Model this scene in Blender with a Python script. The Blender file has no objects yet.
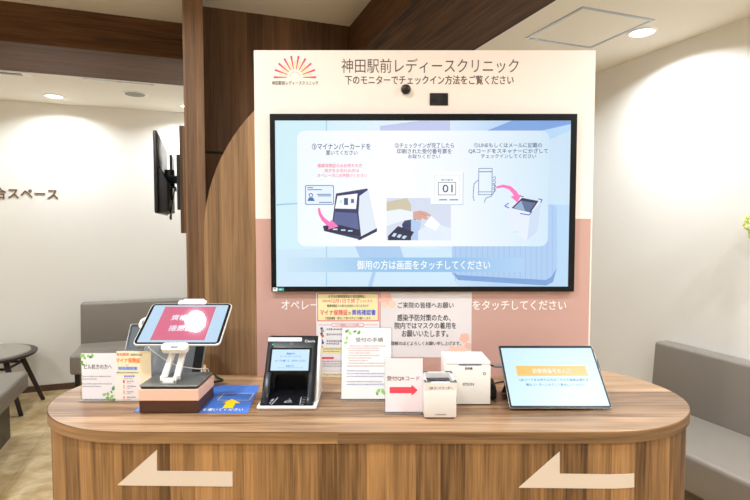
import bpy, bmesh, math, random
from mathutils import Matrix, Vector
rnd = random.Random(7)
SC = bpy.context.scene
COL = SC.collection
PI = math.pi
I4 = Matrix.Identity(4)

# ------------------------------------------------------------ camera
F = 513.0
TH = math.atan(25 / 513)
H = 1.42
HC = 0.903                                   # height of the counter top
cam_d = bpy.data.cameras.new('camera')
cam = bpy.data.objects.new('camera', cam_d); COL.objects.link(cam)
cam.location = (0, 0, H); cam.rotation_euler = (PI / 2 - TH, 0, 0)
cam_d.sensor_width = 36; cam_d.lens = F / 750 * 36; cam_d.clip_start = 0.05
SC.camera = cam
SC.view_settings.view_transform = 'Standard'; SC.view_settings.look = 'None'
SC.view_settings.exposure = 0.0; SC.view_settings.gamma = 1.0
SC.view_settings.use_curve_mapping = False
RM = Matrix.Rotation(math.radians(20), 4, 'Z')     # the room stands 20 degrees off the counter

def ray(x, y):
    up = 250 - y
    return Vector((x - 375, F * math.cos(TH) + up * math.sin(TH), -F * math.sin(TH) + up * math.cos(TH)))

# ------------------------------------------------------------ materials
def lin(c):
    return tuple((v / 255 / 12.92) if v / 255 <= 0.04045 else ((v / 255 + 0.055) / 1.055) ** 2.4 for v in c) + (1,)
MATS = {}
def mat(name, rgb=(200, 200, 200), rough=0.5, metal=0.0, spec=0.5, coat=0.0, bump=0.0, bscale=200, vary=0.0):
    if name in MATS: return MATS[name]
    m = bpy.data.materials.new(name); m.use_nodes = True
    nt = m.node_tree; p = nt.nodes['Principled BSDF']
    p.inputs['Base Color'].default_value = lin(rgb)
    p.inputs['Roughness'].default_value = rough; p.inputs['Metallic'].default_value = metal
    p.inputs['Specular IOR Level'].default_value = spec; p.inputs['Coat Weight'].default_value = coat
    if bump or vary:
        tc = nt.nodes.new('ShaderNodeTexCoord'); n = nt.nodes.new('ShaderNodeTexNoise')
        n.inputs['Scale'].default_value = bscale; n.inputs['Detail'].default_value = 4
        nt.links.new(tc.outputs['Object'], n.inputs['Vector'])
        if bump:
            b = nt.nodes.new('ShaderNodeBump'); b.inputs['Strength'].default_value = bump; b.inputs['Distance'].default_value = 0.002
            nt.links.new(n.outputs['Fac'], b.inputs['Height']); nt.links.new(b.outputs['Normal'], p.inputs['Normal'])
        if vary:
            mx = nt.nodes.new('ShaderNodeMix'); mx.data_type = 'RGBA'
            c = lin(rgb); mx.inputs[6].default_value = tuple(v * (1 - vary) for v in c[:3]) + (1,)
            mx.inputs[7].default_value = tuple(min(1, v * (1 + vary)) for v in c[:3]) + (1,)
            nt.links.new(n.outputs['Fac'], mx.inputs[0]); nt.links.new(mx.outputs[2], p.inputs['Base Color'])
    MATS[name] = m; return m
def em(name, rgb, s=1.0, rough=0.06):                    # a lit screen pixel colour under glossy glass
    if name in MATS: return MATS[name]
    m = bpy.data.materials.new(name); m.use_nodes = True
    p = m.node_tree.nodes['Principled BSDF']
    p.inputs['Base Color'].default_value = (0.012, 0.012, 0.014, 1); p.inputs['Roughness'].default_value = rough
    p.inputs['Emission Color'].default_value = lin(rgb); p.inputs['Emission Strength'].default_value = s
    MATS[name] = m; return m
def wood(name, dark, light, plank=0.11, rough=0.42, contrast=1.0, seed=0.0, spec=0.4):   # grain along V of the UV map (metres)
    if name in MATS: return MATS[name]
    m = bpy.data.materials.new(name); m.use_nodes = True
    nt = m.node_tree; N = nt.nodes; L = nt.links; p = N['Principled BSDF']
    uv = N.new('ShaderNodeUVMap'); uv.uv_map = 'UVMap'
    sx = N.new('ShaderNodeSeparateXYZ'); L.new(uv.outputs['UV'], sx.inputs[0])
    def math_(op, a, b=None):
        n = N.new('ShaderNodeMath'); n.operation = op
        for i, v in enumerate((a, b)):
            if v is None: continue
            if isinstance(v, (int, float)): n.inputs[i].default_value = v
            else: L.new(v, n.inputs[i])
        return n.outputs[0]
    idx = math_('FLOOR', math_('DIVIDE', math_('ADD', sx.outputs['X'], 7.3 + seed), plank))
    wn = N.new('ShaderNodeTexWhiteNoise'); wn.noise_dimensions = '1D'; L.new(idx, wn.inputs['W'])
    def noise(su, sv, off, det, dist=0.0):
        c = N.new('ShaderNodeCombineXYZ')
        L.new(math_('MULTIPLY', sx.outputs['X'], su), c.inputs[0]); L.new(math_('MULTIPLY', sx.outputs['Y'], sv), c.inputs[1])
        L.new(math_('ADD', math_('MULTIPLY', wn.outputs['Value'], 37.0), off + seed), c.inputs[2])
        n = N.new('ShaderNodeTexNoise'); n.inputs['Scale'].default_value = 1; n.inputs['Detail'].default_value = det
        n.inputs['Distortion'].default_value = dist
        L.new(c.outputs[0], n.inputs['Vector']); return n.outputs['Fac']
    a = noise(28, 1.6, 0, 3, 0.6); b = noise(150, 4, 5, 4); d = noise(420, 9, 9, 2)
    s = math_('ADD', math_('MULTIPLY', a, 0.8), math_('MULTIPLY', b, 0.62))
    s = math_('ADD', s, math_('MULTIPLY', d, 0.34))
    s = math_('ADD', s, math_('MULTIPLY', wn.outputs['Value'], 0.42))
    s = math_('ADD', math_('MULTIPLY', math_('SUBTRACT', s, 1.09), 1.35 * contrast), 0.5)
    r = N.new('ShaderNodeValToRGB'); L.new(s, r.inputs['Fac'])
    r.color_ramp.elements[0].position = 0.08; r.color_ramp.elements[0].color = lin(dark)
    r.color_ramp.elements[1].position = 0.92; r.color_ramp.elements[1].color = lin(light)
    L.new(r.outputs['Color'], p.inputs['Base Color'])
    p.inputs['Roughness'].default_value = rough; p.inputs['Specular IOR Level'].default_value = spec
    bp = N.new('ShaderNodeBump'); bp.inputs['Strength'].default_value = 0.12; bp.inputs['Distance'].default_value = 0.0006
    L.new(b, bp.inputs['Height']); L.new(bp.outputs['Normal'], p.inputs['Normal'])
    MATS[name] = m; return m
def acrylic():
    if 'acrylic' in MATS: return MATS['acrylic']
    m = bpy.data.materials.new('acrylic'); m.use_nodes = True
    nt = m.node_tree; nt.nodes.remove(nt.nodes['Principled BSDF'])
    out = nt.nodes['Material Output']
    t = nt.nodes.new('ShaderNodeBsdfTransparent'); t.inputs[0].default_value = (0.93, 0.94, 0.95, 1)
    g = nt.nodes.new('ShaderNodeBsdfGlossy'); g.inputs['Roughness'].default_value = 0.08
    lw_ = nt.nodes.new('ShaderNodeLayerWeight'); lw_.inputs[0].default_value = .25
    f = nt.nodes.new('ShaderNodeMath'); f.operation = 'MULTIPLY_ADD'; f.inputs[1].default_value = .35; f.inputs[2].default_value = .04; nt.links.new(lw_.outputs['Facing'], f.inputs[0])
    mx = nt.nodes.new('ShaderNodeMixShader')
    nt.links.new(f.outputs[0], mx.inputs[0]); nt.links.new(t.outputs[0], mx.inputs[1]); nt.links.new(g.outputs[0], mx.inputs[2])
    nt.links.new(mx.outputs[0], out.inputs[0]); MATS['acrylic'] = m; return m

WALLM = mat('wall_paper', (240, 238, 233), 0.85, bump=0.25, bscale=260, vary=0.02)
CEILM = mat('ceiling_paint', (236, 230, 217), 0.9, bump=0.15, bscale=180)
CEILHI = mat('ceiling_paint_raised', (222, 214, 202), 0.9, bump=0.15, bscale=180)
W_BODY = wood('counter_wood', (76, 50, 27), (182, 136, 86), 0.062, 0.5, 0.95)
W_TOP = wood('counter_top_wood', (104, 75, 50), (200, 161, 122), 0.21, 0.33, 1.0, 3.1)
W_EDGE = wood('counter_edge_wood', (94, 67, 42), (172, 132, 90), 0.05, 0.4, 0.85, 5.7)
W_ARCH = wood('arch_wood', (98, 71, 46), (180, 142, 100), 0.07, 0.45, 0.75, 2.3)
W_DARK = wood('dark_walnut', (62, 41, 26), (128, 92, 62), 0.09, 0.4, 0.75, 1.9)
W_SOF = wood('soffit_walnut', (48, 31, 19), (112, 78, 50), 0.25, 0.62, 1.0, 8.4, 0.15)
LEATHER = mat('taupe_leather', (134, 126, 117), 0.46, bump=0.15, bscale=420)
BLACK = mat('black_plastic', (22, 23, 25), 0.3)
BLACKM = mat('black_matte', (28, 26, 25), 0.6)
DKWOOD = mat('dark_stained_wood', (46, 34, 30), 0.4, vary=0.2, bscale=30)
WHITE = mat('white_plastic', (236, 233, 228), 0.35)
PAPER = mat('paper_white', (244, 243, 247), 0.7)
SILVER = mat('silver_metal', (186, 188, 190), 0.3, metal=0.85)
GREYM = mat('grey_metal_plate', (122, 124, 122), 0.42, metal=0.5)
CREAM = mat('cream_laminate', (252, 240, 232), 0.4)
PINK = mat('pink_laminate', (205, 163, 152), 0.4)
BASEM = mat('baseboard_brown', (92, 66, 50), 0.5)
ACR = acrylic()

# ------------------------------------------------------------ object helpers
def W(o):
    m = Matrix.Identity(4)
    while o is not None:
        m = o.matrix_basis @ m; o = o.parent
    return m
def tag(o, label=None, cat=None, group=None, kind=None):
    if label: o['label'] = label
    if cat: o['category'] = cat
    if group: o['group'] = group
    if kind: o['kind'] = kind
    return o
def thing(name, label, cat, loc=(0, 0, 0), rz=0.0, group=None):
    o = bpy.data.objects.new(name, None); COL.objects.link(o); o.empty_display_size = 0.05
    o.location = loc; o.rotation_euler = (0, 0, rz)
    return tag(o, label, cat, group)
def mk(name, bm, mats, parent=None, smooth=False, wood_uv=None, label=None):
    """bm is in world coordinates; it becomes one mesh object."""
    if not isinstance(mats, (list, tuple)): mats = [mats]
    bmesh.ops.recalc_face_normals(bm, faces=bm.faces) if not bm.faces.layers.int.get('keep') else None
    bm.normal_update()
    if wood_uv: box_uv(bm, *wood_uv)
    if parent is not None:
        M = W(parent)
        loc = None
    else:
        xs = [v.co for v in bm.verts]
        lo = Vector([min(c[i] for c in xs) for i in range(3)]); hi = Vector([max(c[i] for c in xs) for i in range(3)])
        loc = Vector(((lo.x + hi.x) / 2, (lo.y + hi.y) / 2, lo.z)); M = Matrix.Translation(loc)
    bmesh.ops.transform(bm, matrix=M.inverted(), verts=bm.verts)
    me = bpy.data.meshes.new(name); bm.to_mesh(me); bm.free()
    for m in mats: me.materials.append(m)
    if smooth:
        for p in me.polygons: p.use_smooth = True
        try: me.set_sharp_from_angle(angle=math.radians(40))
        except Exception: pass
    o = bpy.data.objects.new(name, me); COL.objects.link(o)
    if parent is not None: o.parent = parent
    else: o.location = loc
    if label: o['label'] = label
    return o
def uvl(bm):
    return bm.loops.layers.uv.get('UVMap') or bm.loops.layers.uv.new('UVMap')
def box_uv(bm, frame=I4, grain='z'):
    uv = uvl(bm); inv = frame.inverted(); gi = 'xyz'.index(grain)
    R = inv.to_3x3()
    for f in bm.faces:
        n = R @ f.normal; k = max(range(3), key=lambda i: abs(n[i]))
        others = [i for i in range(3) if i != k]
        for l in f.loops:
            c = inv @ l.vert.co
            if gi in others:
                u = [i for i in others if i != gi][0]; l[uv].uv = (c[u], c[gi])
            else: l[uv].uv = (c[others[0]], c[others[1]])
def nb(): return bmesh.new()
def join(bm, src, M=I4, mi=0):
    for f in src.faces: f.material_index = mi
    bmesh.ops.transform(src, matrix=M, verts=src.verts)
    me = bpy.data.meshes.new('t'); src.to_mesh(me); src.free(); bm.from_mesh(me); bpy.data.meshes.remove(me)
    return bm
def box(bm, x0, x1, y0, y1, z0, z1, M=I4, bev=0.0, seg=2, mi=0):
    t = nb(); bmesh.ops.create_cube(t, size=1)
    bmesh.ops.transform(t, matrix=Matrix.Translation(((x0 + x1) / 2, (y0 + y1) / 2, (z0 + z1) / 2)) @ Matrix.Diagonal((abs(x1 - x0), abs(y1 - y0), abs(z1 - z0), 1)), verts=t.verts)
    if bev: bmesh.ops.bevel(t, geom=t.edges[:], offset=bev, segments=seg, profile=0.5, affect='EDGES')
    return join(bm, t, M, mi)
def prism(bm, pts, h0, h1, M=I4, bev=0.0, seg=2, mi=0):
    """2D outline in XY, extruded h0..h1 along Z, then M."""
    t = nb(); a = [t.verts.new((x, y, h0)) for x, y in pts]; b = [t.verts.new((x, y, h1)) for x, y in pts]
    t.faces.new(a[::-1]); t.faces.new(b); n = len(pts)
    for i in range(n): t.faces.new((a[i], a[(i + 1) % n], b[(i + 1) % n], b[i]))
    bmesh.ops.recalc_face_normals(t, faces=t.faces)
    if bev:
        es = [e for e in t.edges if abs(e.verts[0].co.z - e.verts[1].co.z) < 1e-7]
        bmesh.ops.bevel(t, geom=es, offset=bev, segments=seg, profile=0.5, affect='EDGES')
    return join(bm, t, M, mi)
def rrect(w, h, r, n=6, cx=0, cy=0):
    out = []
    for sx, sy, a0 in ((1, 1, 0), (-1, 1, 90), (-1, -1, 180), (1, -1, 270)):
        for i in range(n + 1):
            a = math.radians(a0 + 90 * i / n)
            out.append((cx + sx * (w / 2 - r) + r * math.cos(a), cy + sy * (h / 2 - r) + r * math.sin(a)))
    return out
def axisM(p0, p1):
    p0, p1 = Vector(p0), Vector(p1); d = p1 - p0
    return Matrix.Translation(p0) @ d.to_track_quat('Z', 'Y').to_matrix().to_4x4(), d.length
def cyl(bm, p0, p1, r0, r1=None, seg=24, mi=0, bev=0):
    if r1 is None: r1 = r0
    M, L = axisM(p0, p1); t = nb()
    bmesh.ops.create_cone(t, cap_ends=True, segments=seg, radius1=r0, radius2=r1, depth=L)
    bmesh.ops.translate(t, vec=(0, 0, L / 2), verts=t.verts)
    if bev:
        es = [e for e in t.edges if abs(e.verts[0].co.z - e.verts[1].co.z) < 1e-7]
        bmesh.ops.bevel(t, geom=es, offset=bev, segments=3, profile=0.5, affect='EDGES')
    return join(bm, t, M, mi)
def ball(bm, c, r, mi=0, sub=3, sc=(1, 1, 1)):
    t = nb(); bmesh.ops.create_icosphere(t, subdivisions=sub, radius=r)
    return join(bm, t, Matrix.Translation(c) @ Matrix.Diagonal((*sc, 1)), mi)
def tube(bm, pts, r, seg=8, mi=0, smooth_n=6):
    P = [Vector(p) for p in pts]
    if len(P) > 2 and smooth_n:
        Q = []
        for i in range(len(P) - 1):
            a, b, c, d = P[max(i - 1, 0)], P[i], P[i + 1], P[min(i + 2, len(P) - 1)]
            for k in range(smooth_n):
                t = k / smooth_n
                Q.append(0.5 * ((2 * b) + (c - a) * t + (2 * a - 5 * b + 4 * c - d) * t * t + (3 * b - a - 3 * c + d) * t ** 3))
        Q.append(P[-1]); P = Q
    t = nb(); rings = []; up = Vector((0, 0, 1))
    for i, p in enumerate(P):
        d = (P[min(i + 1, len(P) - 1)] - P[max(i - 1, 0)]).normalized()
        if abs(d.dot(up)) > 0.95: ref = Vector((1, 0, 0))
        else: ref = up
        u = d.cross(ref).normalized(); v = d.cross(u)
        rings.append([t.verts.new(p + (u * math.cos(a) + v * math.sin(a)) * r) for a in [2 * PI * k / seg for k in range(seg)]])
    for A, B in zip(rings, rings[1:]):
        for k in range(seg): t.faces.new((A[k], A[(k + 1) % seg], B[(k + 1) % seg], B[k]))
    t.faces.new(rings[0]); t.faces.new(rings[-1][::-1])
    bmesh.ops.recalc_face_normals(t, faces=t.faces)
    return join(bm, t, I4, mi)

# ------------------------------------------------------------ flat print: lettering, marks, pictures on a real plane
class Sheet:
    """origin, right and up span the plane; its +Z looks at the reader. build() makes one mesh."""
    def __init__(s, origin, right=(1, 0, 0), up=(0, 0, 1), step=0.00025):
        r = Vector(right).normalized(); u = Vector(up).normalized(); n = r.cross(u)
        s.M = Matrix(((r.x, u.x, n.x, origin[0]), (r.y, u.y, n.y, origin[1]), (r.z, u.z, n.z, origin[2]), (0, 0, 0, 1)))
        s.inv = s.M.inverted(); s.V = []; s.Fa = []; s.mi = []; s.mats = []; s.k = 0; s.step = step; s.n = n; s.o = Vector(origin)
    def px(s, x, y):
        d = ray(x, y); c = Vector((0, 0, H)); t = (s.o - c).dot(s.n) / d.dot(s.n)
        q = s.inv @ (c + d * t); return q.x, q.y
    def _m(s, m):
        if m not in s.mats: s.mats.append(m)
        return s.mats.index(m)
    def poly(s, pts, m, layer=1):
        i = len(s.V); s.k += 1; s.V += [(x, y, s.step * (layer + (s.k % 40) * .018)) for x, y in pts]; s.Fa.append(tuple(range(i, i + len(pts)))); s.mi.append(s._m(m))
    def ppoly(s, pts, m, layer=1): s.poly([s.px(*p) for p in pts], m, layer)
    def rect(s, x0, y0, x1, y1, m, layer=1, r=0):
        if r: s.poly(rrect(abs(x1 - x0), abs(y1 - y0), r, 5, (x0 + x1) / 2, (y0 + y1) / 2), m, layer)
        else: s.poly([(x0, y0), (x1, y0), (x1, y1), (x0, y1)], m, layer)
    def prect(s, x0, y0, x1, y1, m, layer=1, r=0):
        a = s.px(x0, y1); b = s.px(x1, y0); s.rect(a[0], a[1], b[0], b[1], m, layer, r)
    def frame(s, x0, y0, x1, y1, w, m, layer=1):
        s.rect(x0, y0, x1, y0 + w, m, layer); s.rect(x0, y1 - w, x1, y1, m, layer)
        s.rect(x0, y0 + w, x0 + w, y1 - w, m, layer); s.rect(x1 - w, y0 + w, x1, y1 - w, m, layer)
    def pframe(s, x0, y0, x1, y1, w, m, layer=1):
        a = s.px(x0, y1); b = s.px(x1, y0); s.frame(a[0], a[1], b[0], b[1], w, m, layer)
    def disc(s, cx, cy, r, m, layer=1, ry=None, rot=0, n=20):
        ry = ry or r; c, si = math.cos(rot), math.sin(rot)
        s.poly([(cx + r * math.cos(2 * PI * k / n) * c - ry * math.sin(2 * PI * k / n) * si,
                 cy + r * math.cos(2 * PI * k / n) * si + ry * math.sin(2 * PI * k / n) * c) for k in range(n)], m, layer)
    def pdisc(s, x, y, r, m, layer=1, ry=None, rot=0):
        a = s.px(x, y); b = s.px(x + 1, y); k = math.hypot(b[0] - a[0], b[1] - a[1])
        s.disc(a[0], a[1], r * k, m, layer, (ry or r) * k, rot)
    def line(s, pts, w, m, layer=1):
        for (x0, y0), (x1, y1) in zip(pts, pts[1:]):
            L = math.hypot(x1 - x0, y1 - y0) or 1; nx, ny = -(y1 - y0) / L * w / 2, (x1 - x0) / L * w / 2
            s.poly([(x0 + nx, y0 + ny), (x0 - nx, y0 - ny), (x1 - nx, y1 - ny), (x1 + nx, y1 + ny)], m, layer)
    def pline(s, pts, w, m, layer=1): s.line([s.px(*p) for p in pts], w, m, layer)
    def text(s, body, x0, y0, x1, y1, m, layer=2, bold=0.0, res=3):
        if bold is not None:
            bold = max(bold, .012); hgt = (y1 - y0) if y1 is not None else .01; d = min(bold * 1.9, .045) * hgt
            s.text(body, x0 + d, y0, x1 + d, y1, m, layer + .35, None, res); s.text(body, x0, y0 + d, x1, y1 + d if y1 is not None else None, m, layer + .7, None, res)
        c = bpy.data.curves.new('glyphs', 'FONT'); c.body = body; c.resolution_u = res; c.fill_mode = 'FRONT'
        o = bpy.data.objects.new('glyphs', c); COL.objects.link(o)
        dg = bpy.context.evaluated_depsgraph_get()
        me = bpy.data.meshes.new_from_object(o.evaluated_get(dg))
        if len(me.vertices):
            X = [v.co.x for v in me.vertices]; Y = [v.co.y for v in me.vertices]
            ax, bx, ay, by = min(X), max(X), min(Y), max(Y)
            if y1 is None:                                   # natural height for this width, y0 is the centre line
                hh = (by - ay) * (x1 - x0) / (bx - ax); y0, y1 = y0 - hh / 2, y0 + hh / 2
            i = len(s.V)
            for v in me.vertices:
                s.V.append((x0 + (v.co.x - ax) / (bx - ax) * (x1 - x0), y0 + (v.co.y - ay) / (by - ay) * (y1 - y0), s.step * layer))
            k = s._m(m)
            for p in me.polygons: s.Fa.append(tuple(i + q for q in p.vertices)); s.mi.append(k)
        bpy.data.objects.remove(o); bpy.data.curves.remove(c); bpy.data.meshes.remove(me)
    def ptext(s, body, x0, y0, x1, y1, m, layer=2, bold=0.0, res=3):
        a = s.px(x0, y1); b = s.px(x1, y0); s.text(body, a[0], a[1], b[0], b[1], m, layer, bold, res)
    def bars(s, x0, x1, yc, h, m, layer=2):                  # a line of print too small to read
        x = x0; g = random.Random(int((x0 * 7919 + yc * 104729) * 1000))
        while x < x1 - h * 0.4:
            w = min(h * g.choice((0.5, 0.8, 0.8, 0.9)), x1 - x); q = h * g.uniform(0.55, 1.0)
            s.rect(x, yc - q / 2, x + w, yc - q / 2 + h * 0.22, m, layer); s.rect(x, yc + q / 2 - h * 0.22, x + w * 0.9, yc + q / 2, m, layer)
            s.rect(x + w * g.uniform(0.2, 0.6), yc - q / 2, x + w * 0.75, yc + q / 2, m, layer)
            x += w + h * 0.18
    def pbars(s, x0, x1, y, h, m, layer=2):
        a = s.px(x0, y); b = s.px(x1, y); k = abs(b[0] - a[0]) / (x1 - x0); s.bars(a[0], b[0], a[1], h * k, m, layer)
    def build(s, name, parent=None, label=None):
        M = s.M; V = [M @ Vector(v) for v in s.V]
        Mi = W(parent).inverted() if parent is not None else I4
        me = bpy.data.meshes.new(name); me.from_pydata([tuple(Mi @ v) for v in V], [], s.Fa)
        for m in s.mats: me.materials.append(m)
        for p, k in zip(me.polygons, s.mi): p.material_index = k
        me.update()
        o = bpy.data.objects.new(name, me); COL.objects.link(o)
        if parent is not None: o.parent = parent
        if label: o['label'] = label
        return o
def leaf(s, x, y, r, m, rot, layer=2):                        # a small printed leaf
    n = 10; pts = []
    for k in range(n):
        t = 2 * PI * k / n; a = r * math.cos(t); b = r * 0.62 * math.sin(t) * (1 - 0.25 * math.cos(t))
        pts.append((x + a * math.cos(rot) - b * math.sin(rot), y + a * math.sin(rot) + b * math.cos(rot)))
    s.poly(pts, m, layer)
def pleaf(s, px_, py_, r, m, rot, layer=2):
    x, y = s.px(px_, py_); x2, _ = s.px(px_ + 1, py_); leaf(s, x, y, r * abs(x2 - x), m, rot, layer)

def struct(name, bm, m, label=None, **kw):
    o = mk(name, bm, m, None, **kw); o['kind'] = 'structure'
    if label: o['label'] = label
    return o

# ------------------------------------------------------------ the room (a along the back wall, b along the right wall)
ZL, ZR = 2.441, 2.66
A0, A1, B0, B1 = -3.6, 2.6, -2.4, 5.04
def rb(*a, **k):
    b = nb(); box(b, *a, M=RM, **k); return b
# floor material
def floor_mat():
    m = bpy.data.materials.new('floor_tile'); m.use_nodes = True
    nt = m.node_tree; N = nt.nodes; L = nt.links; p = N['Principled BSDF']
    tc = N.new('ShaderNodeTexCoord')
    n1 = N.new('ShaderNodeTexNoise'); n1.inputs['Scale'].default_value = 5; n1.inputs['Detail'].default_value = 6; n1.inputs['Distortion'].default_value = 1.4
    n2 = N.new('ShaderNodeTexNoise'); n2.inputs['Scale'].default_value = 22; n2.inputs['Detail'].default_value = 5
    br = N.new('ShaderNodeTexBrick'); br.offset = 0; br.inputs['Scale'].default_value = 1; br.inputs['Brick Width'].default_value = 0.45
    br.inputs['Row Height'].default_value = 0.45; br.inputs['Mortar Size'].default_value = 0.0015
    br.inputs['Color1'].default_value = (1, 1, 1, 1); br.inputs['Color2'].default_value = (0.86, 0.86, 0.86, 1); br.inputs['Mortar'].default_value = (0.6, 0.55, 0.5, 1)
    mp = N.new('ShaderNodeMapping'); mp.inputs['Rotation'].default_value = (0, 0, -math.radians(20))
    L.new(tc.outputs['Object'], mp.inputs['Vector']); L.new(mp.outputs[0], br.inputs['Vector'])
    L.new(tc.outputs['Object'], n1.inputs['Vector']); L.new(tc.outputs['Object'], n2.inputs['Vector'])
    r = N.new('ShaderNodeValToRGB'); r.color_ramp.elements[0].position = 0.33; r.color_ramp.elements[0].color = lin((184, 152, 102))
    r.color_ramp.elements[1].position = 0.68; r.color_ramp.elements[1].color = lin((222, 200, 156))
    ad = N.new('ShaderNodeMath'); ad.operation = 'MULTIPLY_ADD'; ad.inputs[1].default_value = 0.35
    sb = N.new('ShaderNodeMath'); sb.operation = 'SUBTRACT'; sb.inputs[1].default_value = 0.175
    L.new(n2.outputs['Fac'], ad.inputs[0]); L.new(n1.outputs['Fac'], ad.inputs[2]); L.new(ad.outputs[0], sb.inputs[0]); L.new(sb.outputs[0], r.inputs['Fac'])
    mx = N.new('ShaderNodeMix'); mx.data_type = 'RGBA'; mx.blend_type = 'MULTIPLY'; mx.inputs[0].default_value = 1
    L.new(r.outputs['Color'], mx.inputs[6]); L.new(br.outputs['Color'], mx.inputs[7]); L.new(mx.outputs[2], p.inputs['Base Color'])
    p.inputs['Roughness'].default_value = 0.3
    return m
struct('floor', rb(A0, A1, B0, B1, -0.1, 0), floor_mat())
struct('wall_back', rb(A0 - .1, A1 + .1, B1, B1 + .1, 0, 2.8), WALLM)
struct('wall_right', rb(A1, A1 + .1, B0, B1, 0, 2.8), WALLM)
struct('wall_left', rb(A0 - .1, A0, B0, B1, 0, 2.8), WALLM)
struct('wall_front', rb(A0 - .1, A1 + .1, B0 - .1, B0, 0, 2.8), WALLM)
struct('ceiling_raised', rb(A0, 0.97, B0, 3.433, ZR, ZR + .1), CEILHI)
struct('ceiling_left', rb(A0, 0.97, 4.07, B1, ZL, ZL + .1), CEILM)
struct('ceiling_right', rb(1.59, A1, B0, B1, ZL, ZL + .1), CEILM)
struct('trim_1', rb(A0, 0.97, 3.433, 4.07, ZL, ZR + .1), W_SOF, 'dark walnut clad soffit beam across the left ceiling', wood_uv=(RM, 'x'))
struct('trim_2', rb(0.97, 1.59, B0, B1, ZL, ZR + .1), W_SOF, 'dark walnut clad soffit running back over the sign', wood_uv=(RM, 'y'))
struct('baseboard_back', rb(A0, 0.45, B1 - .012, B1, 0, .052), BASEM)
struct('baseboard_right', rb(A1 - .012, A1, B0, B1 - .012, 0, .052), BASEM)
# partition clad in walnut, with the thin shadow gap
w = nb()
box(w, 0.0, .97, 3.13, 3.433, 0, 1.831, M=RM); box(w, 0.0, .97, 3.145, 3.433, 1.831, 1.846, M=RM, mi=1)
box(w, 0.0, .97, 3.13, 3.433, 1.846, ZR, M=RM)
struct('wall_partition', w, [W_DARK, BLACKM], 'walnut panelled partition behind the sign board', wood_uv=(RM, 'z'))
struct('wall_side', rb(0.45, 0.55, 3.433, B1, 0, ZL), WALLM)
struct('trim_3', rb(-.01, .088, 2.80, 3.13, 0, ZR), wood('post_walnut', (84, 60, 40), (152, 114, 80), 0.05, 0.45, 0.7, 4.4), 'walnut veneered square post left of the sign board', wood_uv=(RM, 'z'))

# ------------------------------------------------------------ ceiling fittings
def rp(a, b, z=0.0): return RM @ Vector((a, b, z))
WARM = (0.90, 0.955, 1.0)
LENS = em('lamp_lens', (255, 252, 246), 6.0)
def downlight(a, b, z, label, watts, spread=120, group=None):
    c = rp(a, b, z); t = thing('recessed_downlight', label, 'light', c, 0, group)
    r = nb(); seg = 40
    for (r0, z0, r1, z1) in ((.074, -.0, .074, -.005), (.074, -.005, .062, -.007), (.062, -.007, .058, .0)):
        A = [r.verts.new(c + Vector((r0 * math.cos(2 * PI * k / seg), r0 * math.sin(2 * PI * k / seg), z0))) for k in range(seg)]
        B = [r.verts.new(c + Vector((r1 * math.cos(2 * PI * k / seg), r1 * math.sin(2 * PI * k / seg), z1))) for k in range(seg)]
        for k in range(seg): r.faces.new((A[k], A[(k + 1) % seg], B[(k + 1) % seg], B[k]))
    mk('trim_ring', r, WHITE, t, smooth=True)
    l = nb(); cyl(l, c + Vector((0, 0, -.0035)), c + Vector((0, 0, -.0005)), .060, seg=32); mk('lens', l, LENS, t)
    d = bpy.data.lights.new('lamp', 'AREA'); d.shape = 'DISK'; d.size = .11; d.energy = watts; d.color = WARM; d.spread = math.radians(spread)
    o = bpy.data.objects.new('lamp', d); COL.objects.link(o); o.parent = t; o.location = (0, 0, -.008); o.rotation_euler = (0, 0, 0)
PW = 19.5
downlight(-.981, 4.741, ZL, 'round lit downlight in the left ceiling beside the speaker grille', 9, 150)
downlight(.02, 4.741, ZL, 'round lit downlight half hidden behind the walnut post', 8, 150)
downlight(-1.99, 4.741, ZL, 'round lit downlight in the left ceiling, outermost from the post', 8, 150)
downlight(2.276, 2.119, ZL, 'round lit downlight in the right ceiling beside the hatch', 14, 150)
downlight(2.276, 3.55, ZL, 'round lit downlight in the right ceiling behind the sign board', 9, 150)
downlight(2.276, .75, ZL, 'round lit downlight in the right ceiling, second from the hatch', 14, 150)
downlight(2.1, -.7, ZL, 'unseen fill downlight added in the right ceiling farthest from the hatch', 20, 160)  # out of view, added as fill to brighten the lower right wall
for a, b, nm in ((-.39, 2.05, 'above the left tablet'), (-.39, .85, 'in front of the counter'), (-.39, -.6, 'behind the viewer'),
                 (-1.8, 2.05, 'near the soffit over the left bench'), (-1.8, .4, 'over the left waiting area'), (-3.0, 1.2, 'next to the left wall')):
    downlight(a, b, ZR, 'round lit downlight in the raised ceiling ' + nm, PW, 160)
downlight(1.40, .43, ZL, 'round lit downlight in the walnut soffit over the counter', 13, 160)
downlight(1.28, -1.4, ZL, 'round lit downlight in the walnut soffit behind the viewer', 13, 160)

t = thing('ceiling_hatch', 'square access hatch in the right ceiling with metal rim', 'hatch', rp(1.974, 2.187, ZL))
f = nb()
for x0, x1, y0, y1 in ((1.75, 2.198, 1.969, 1.984), (1.75, 2.198, 2.39, 2.405), (1.75, 1.765, 1.984, 2.39), (2.183, 2.198, 1.984, 2.39)):
    box(f, x0, x1, y0, y1, ZL - .004, ZL, M=RM)
mk('frame', f, mat('hatch_rim', (178, 184, 194), 0.35, metal=0.4), t)
p = nb(); box(p, 1.769, 2.179, 1.988, 2.386, ZL - .0025, ZL, M=RM); hp = mk('panel', p, CEILM, t)
p = nb(); box(p, 1.85, 1.868, 2.392, 2.398, ZL - .006, ZL - .004, M=RM); mk('latch', p, SILVER, hp)

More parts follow.
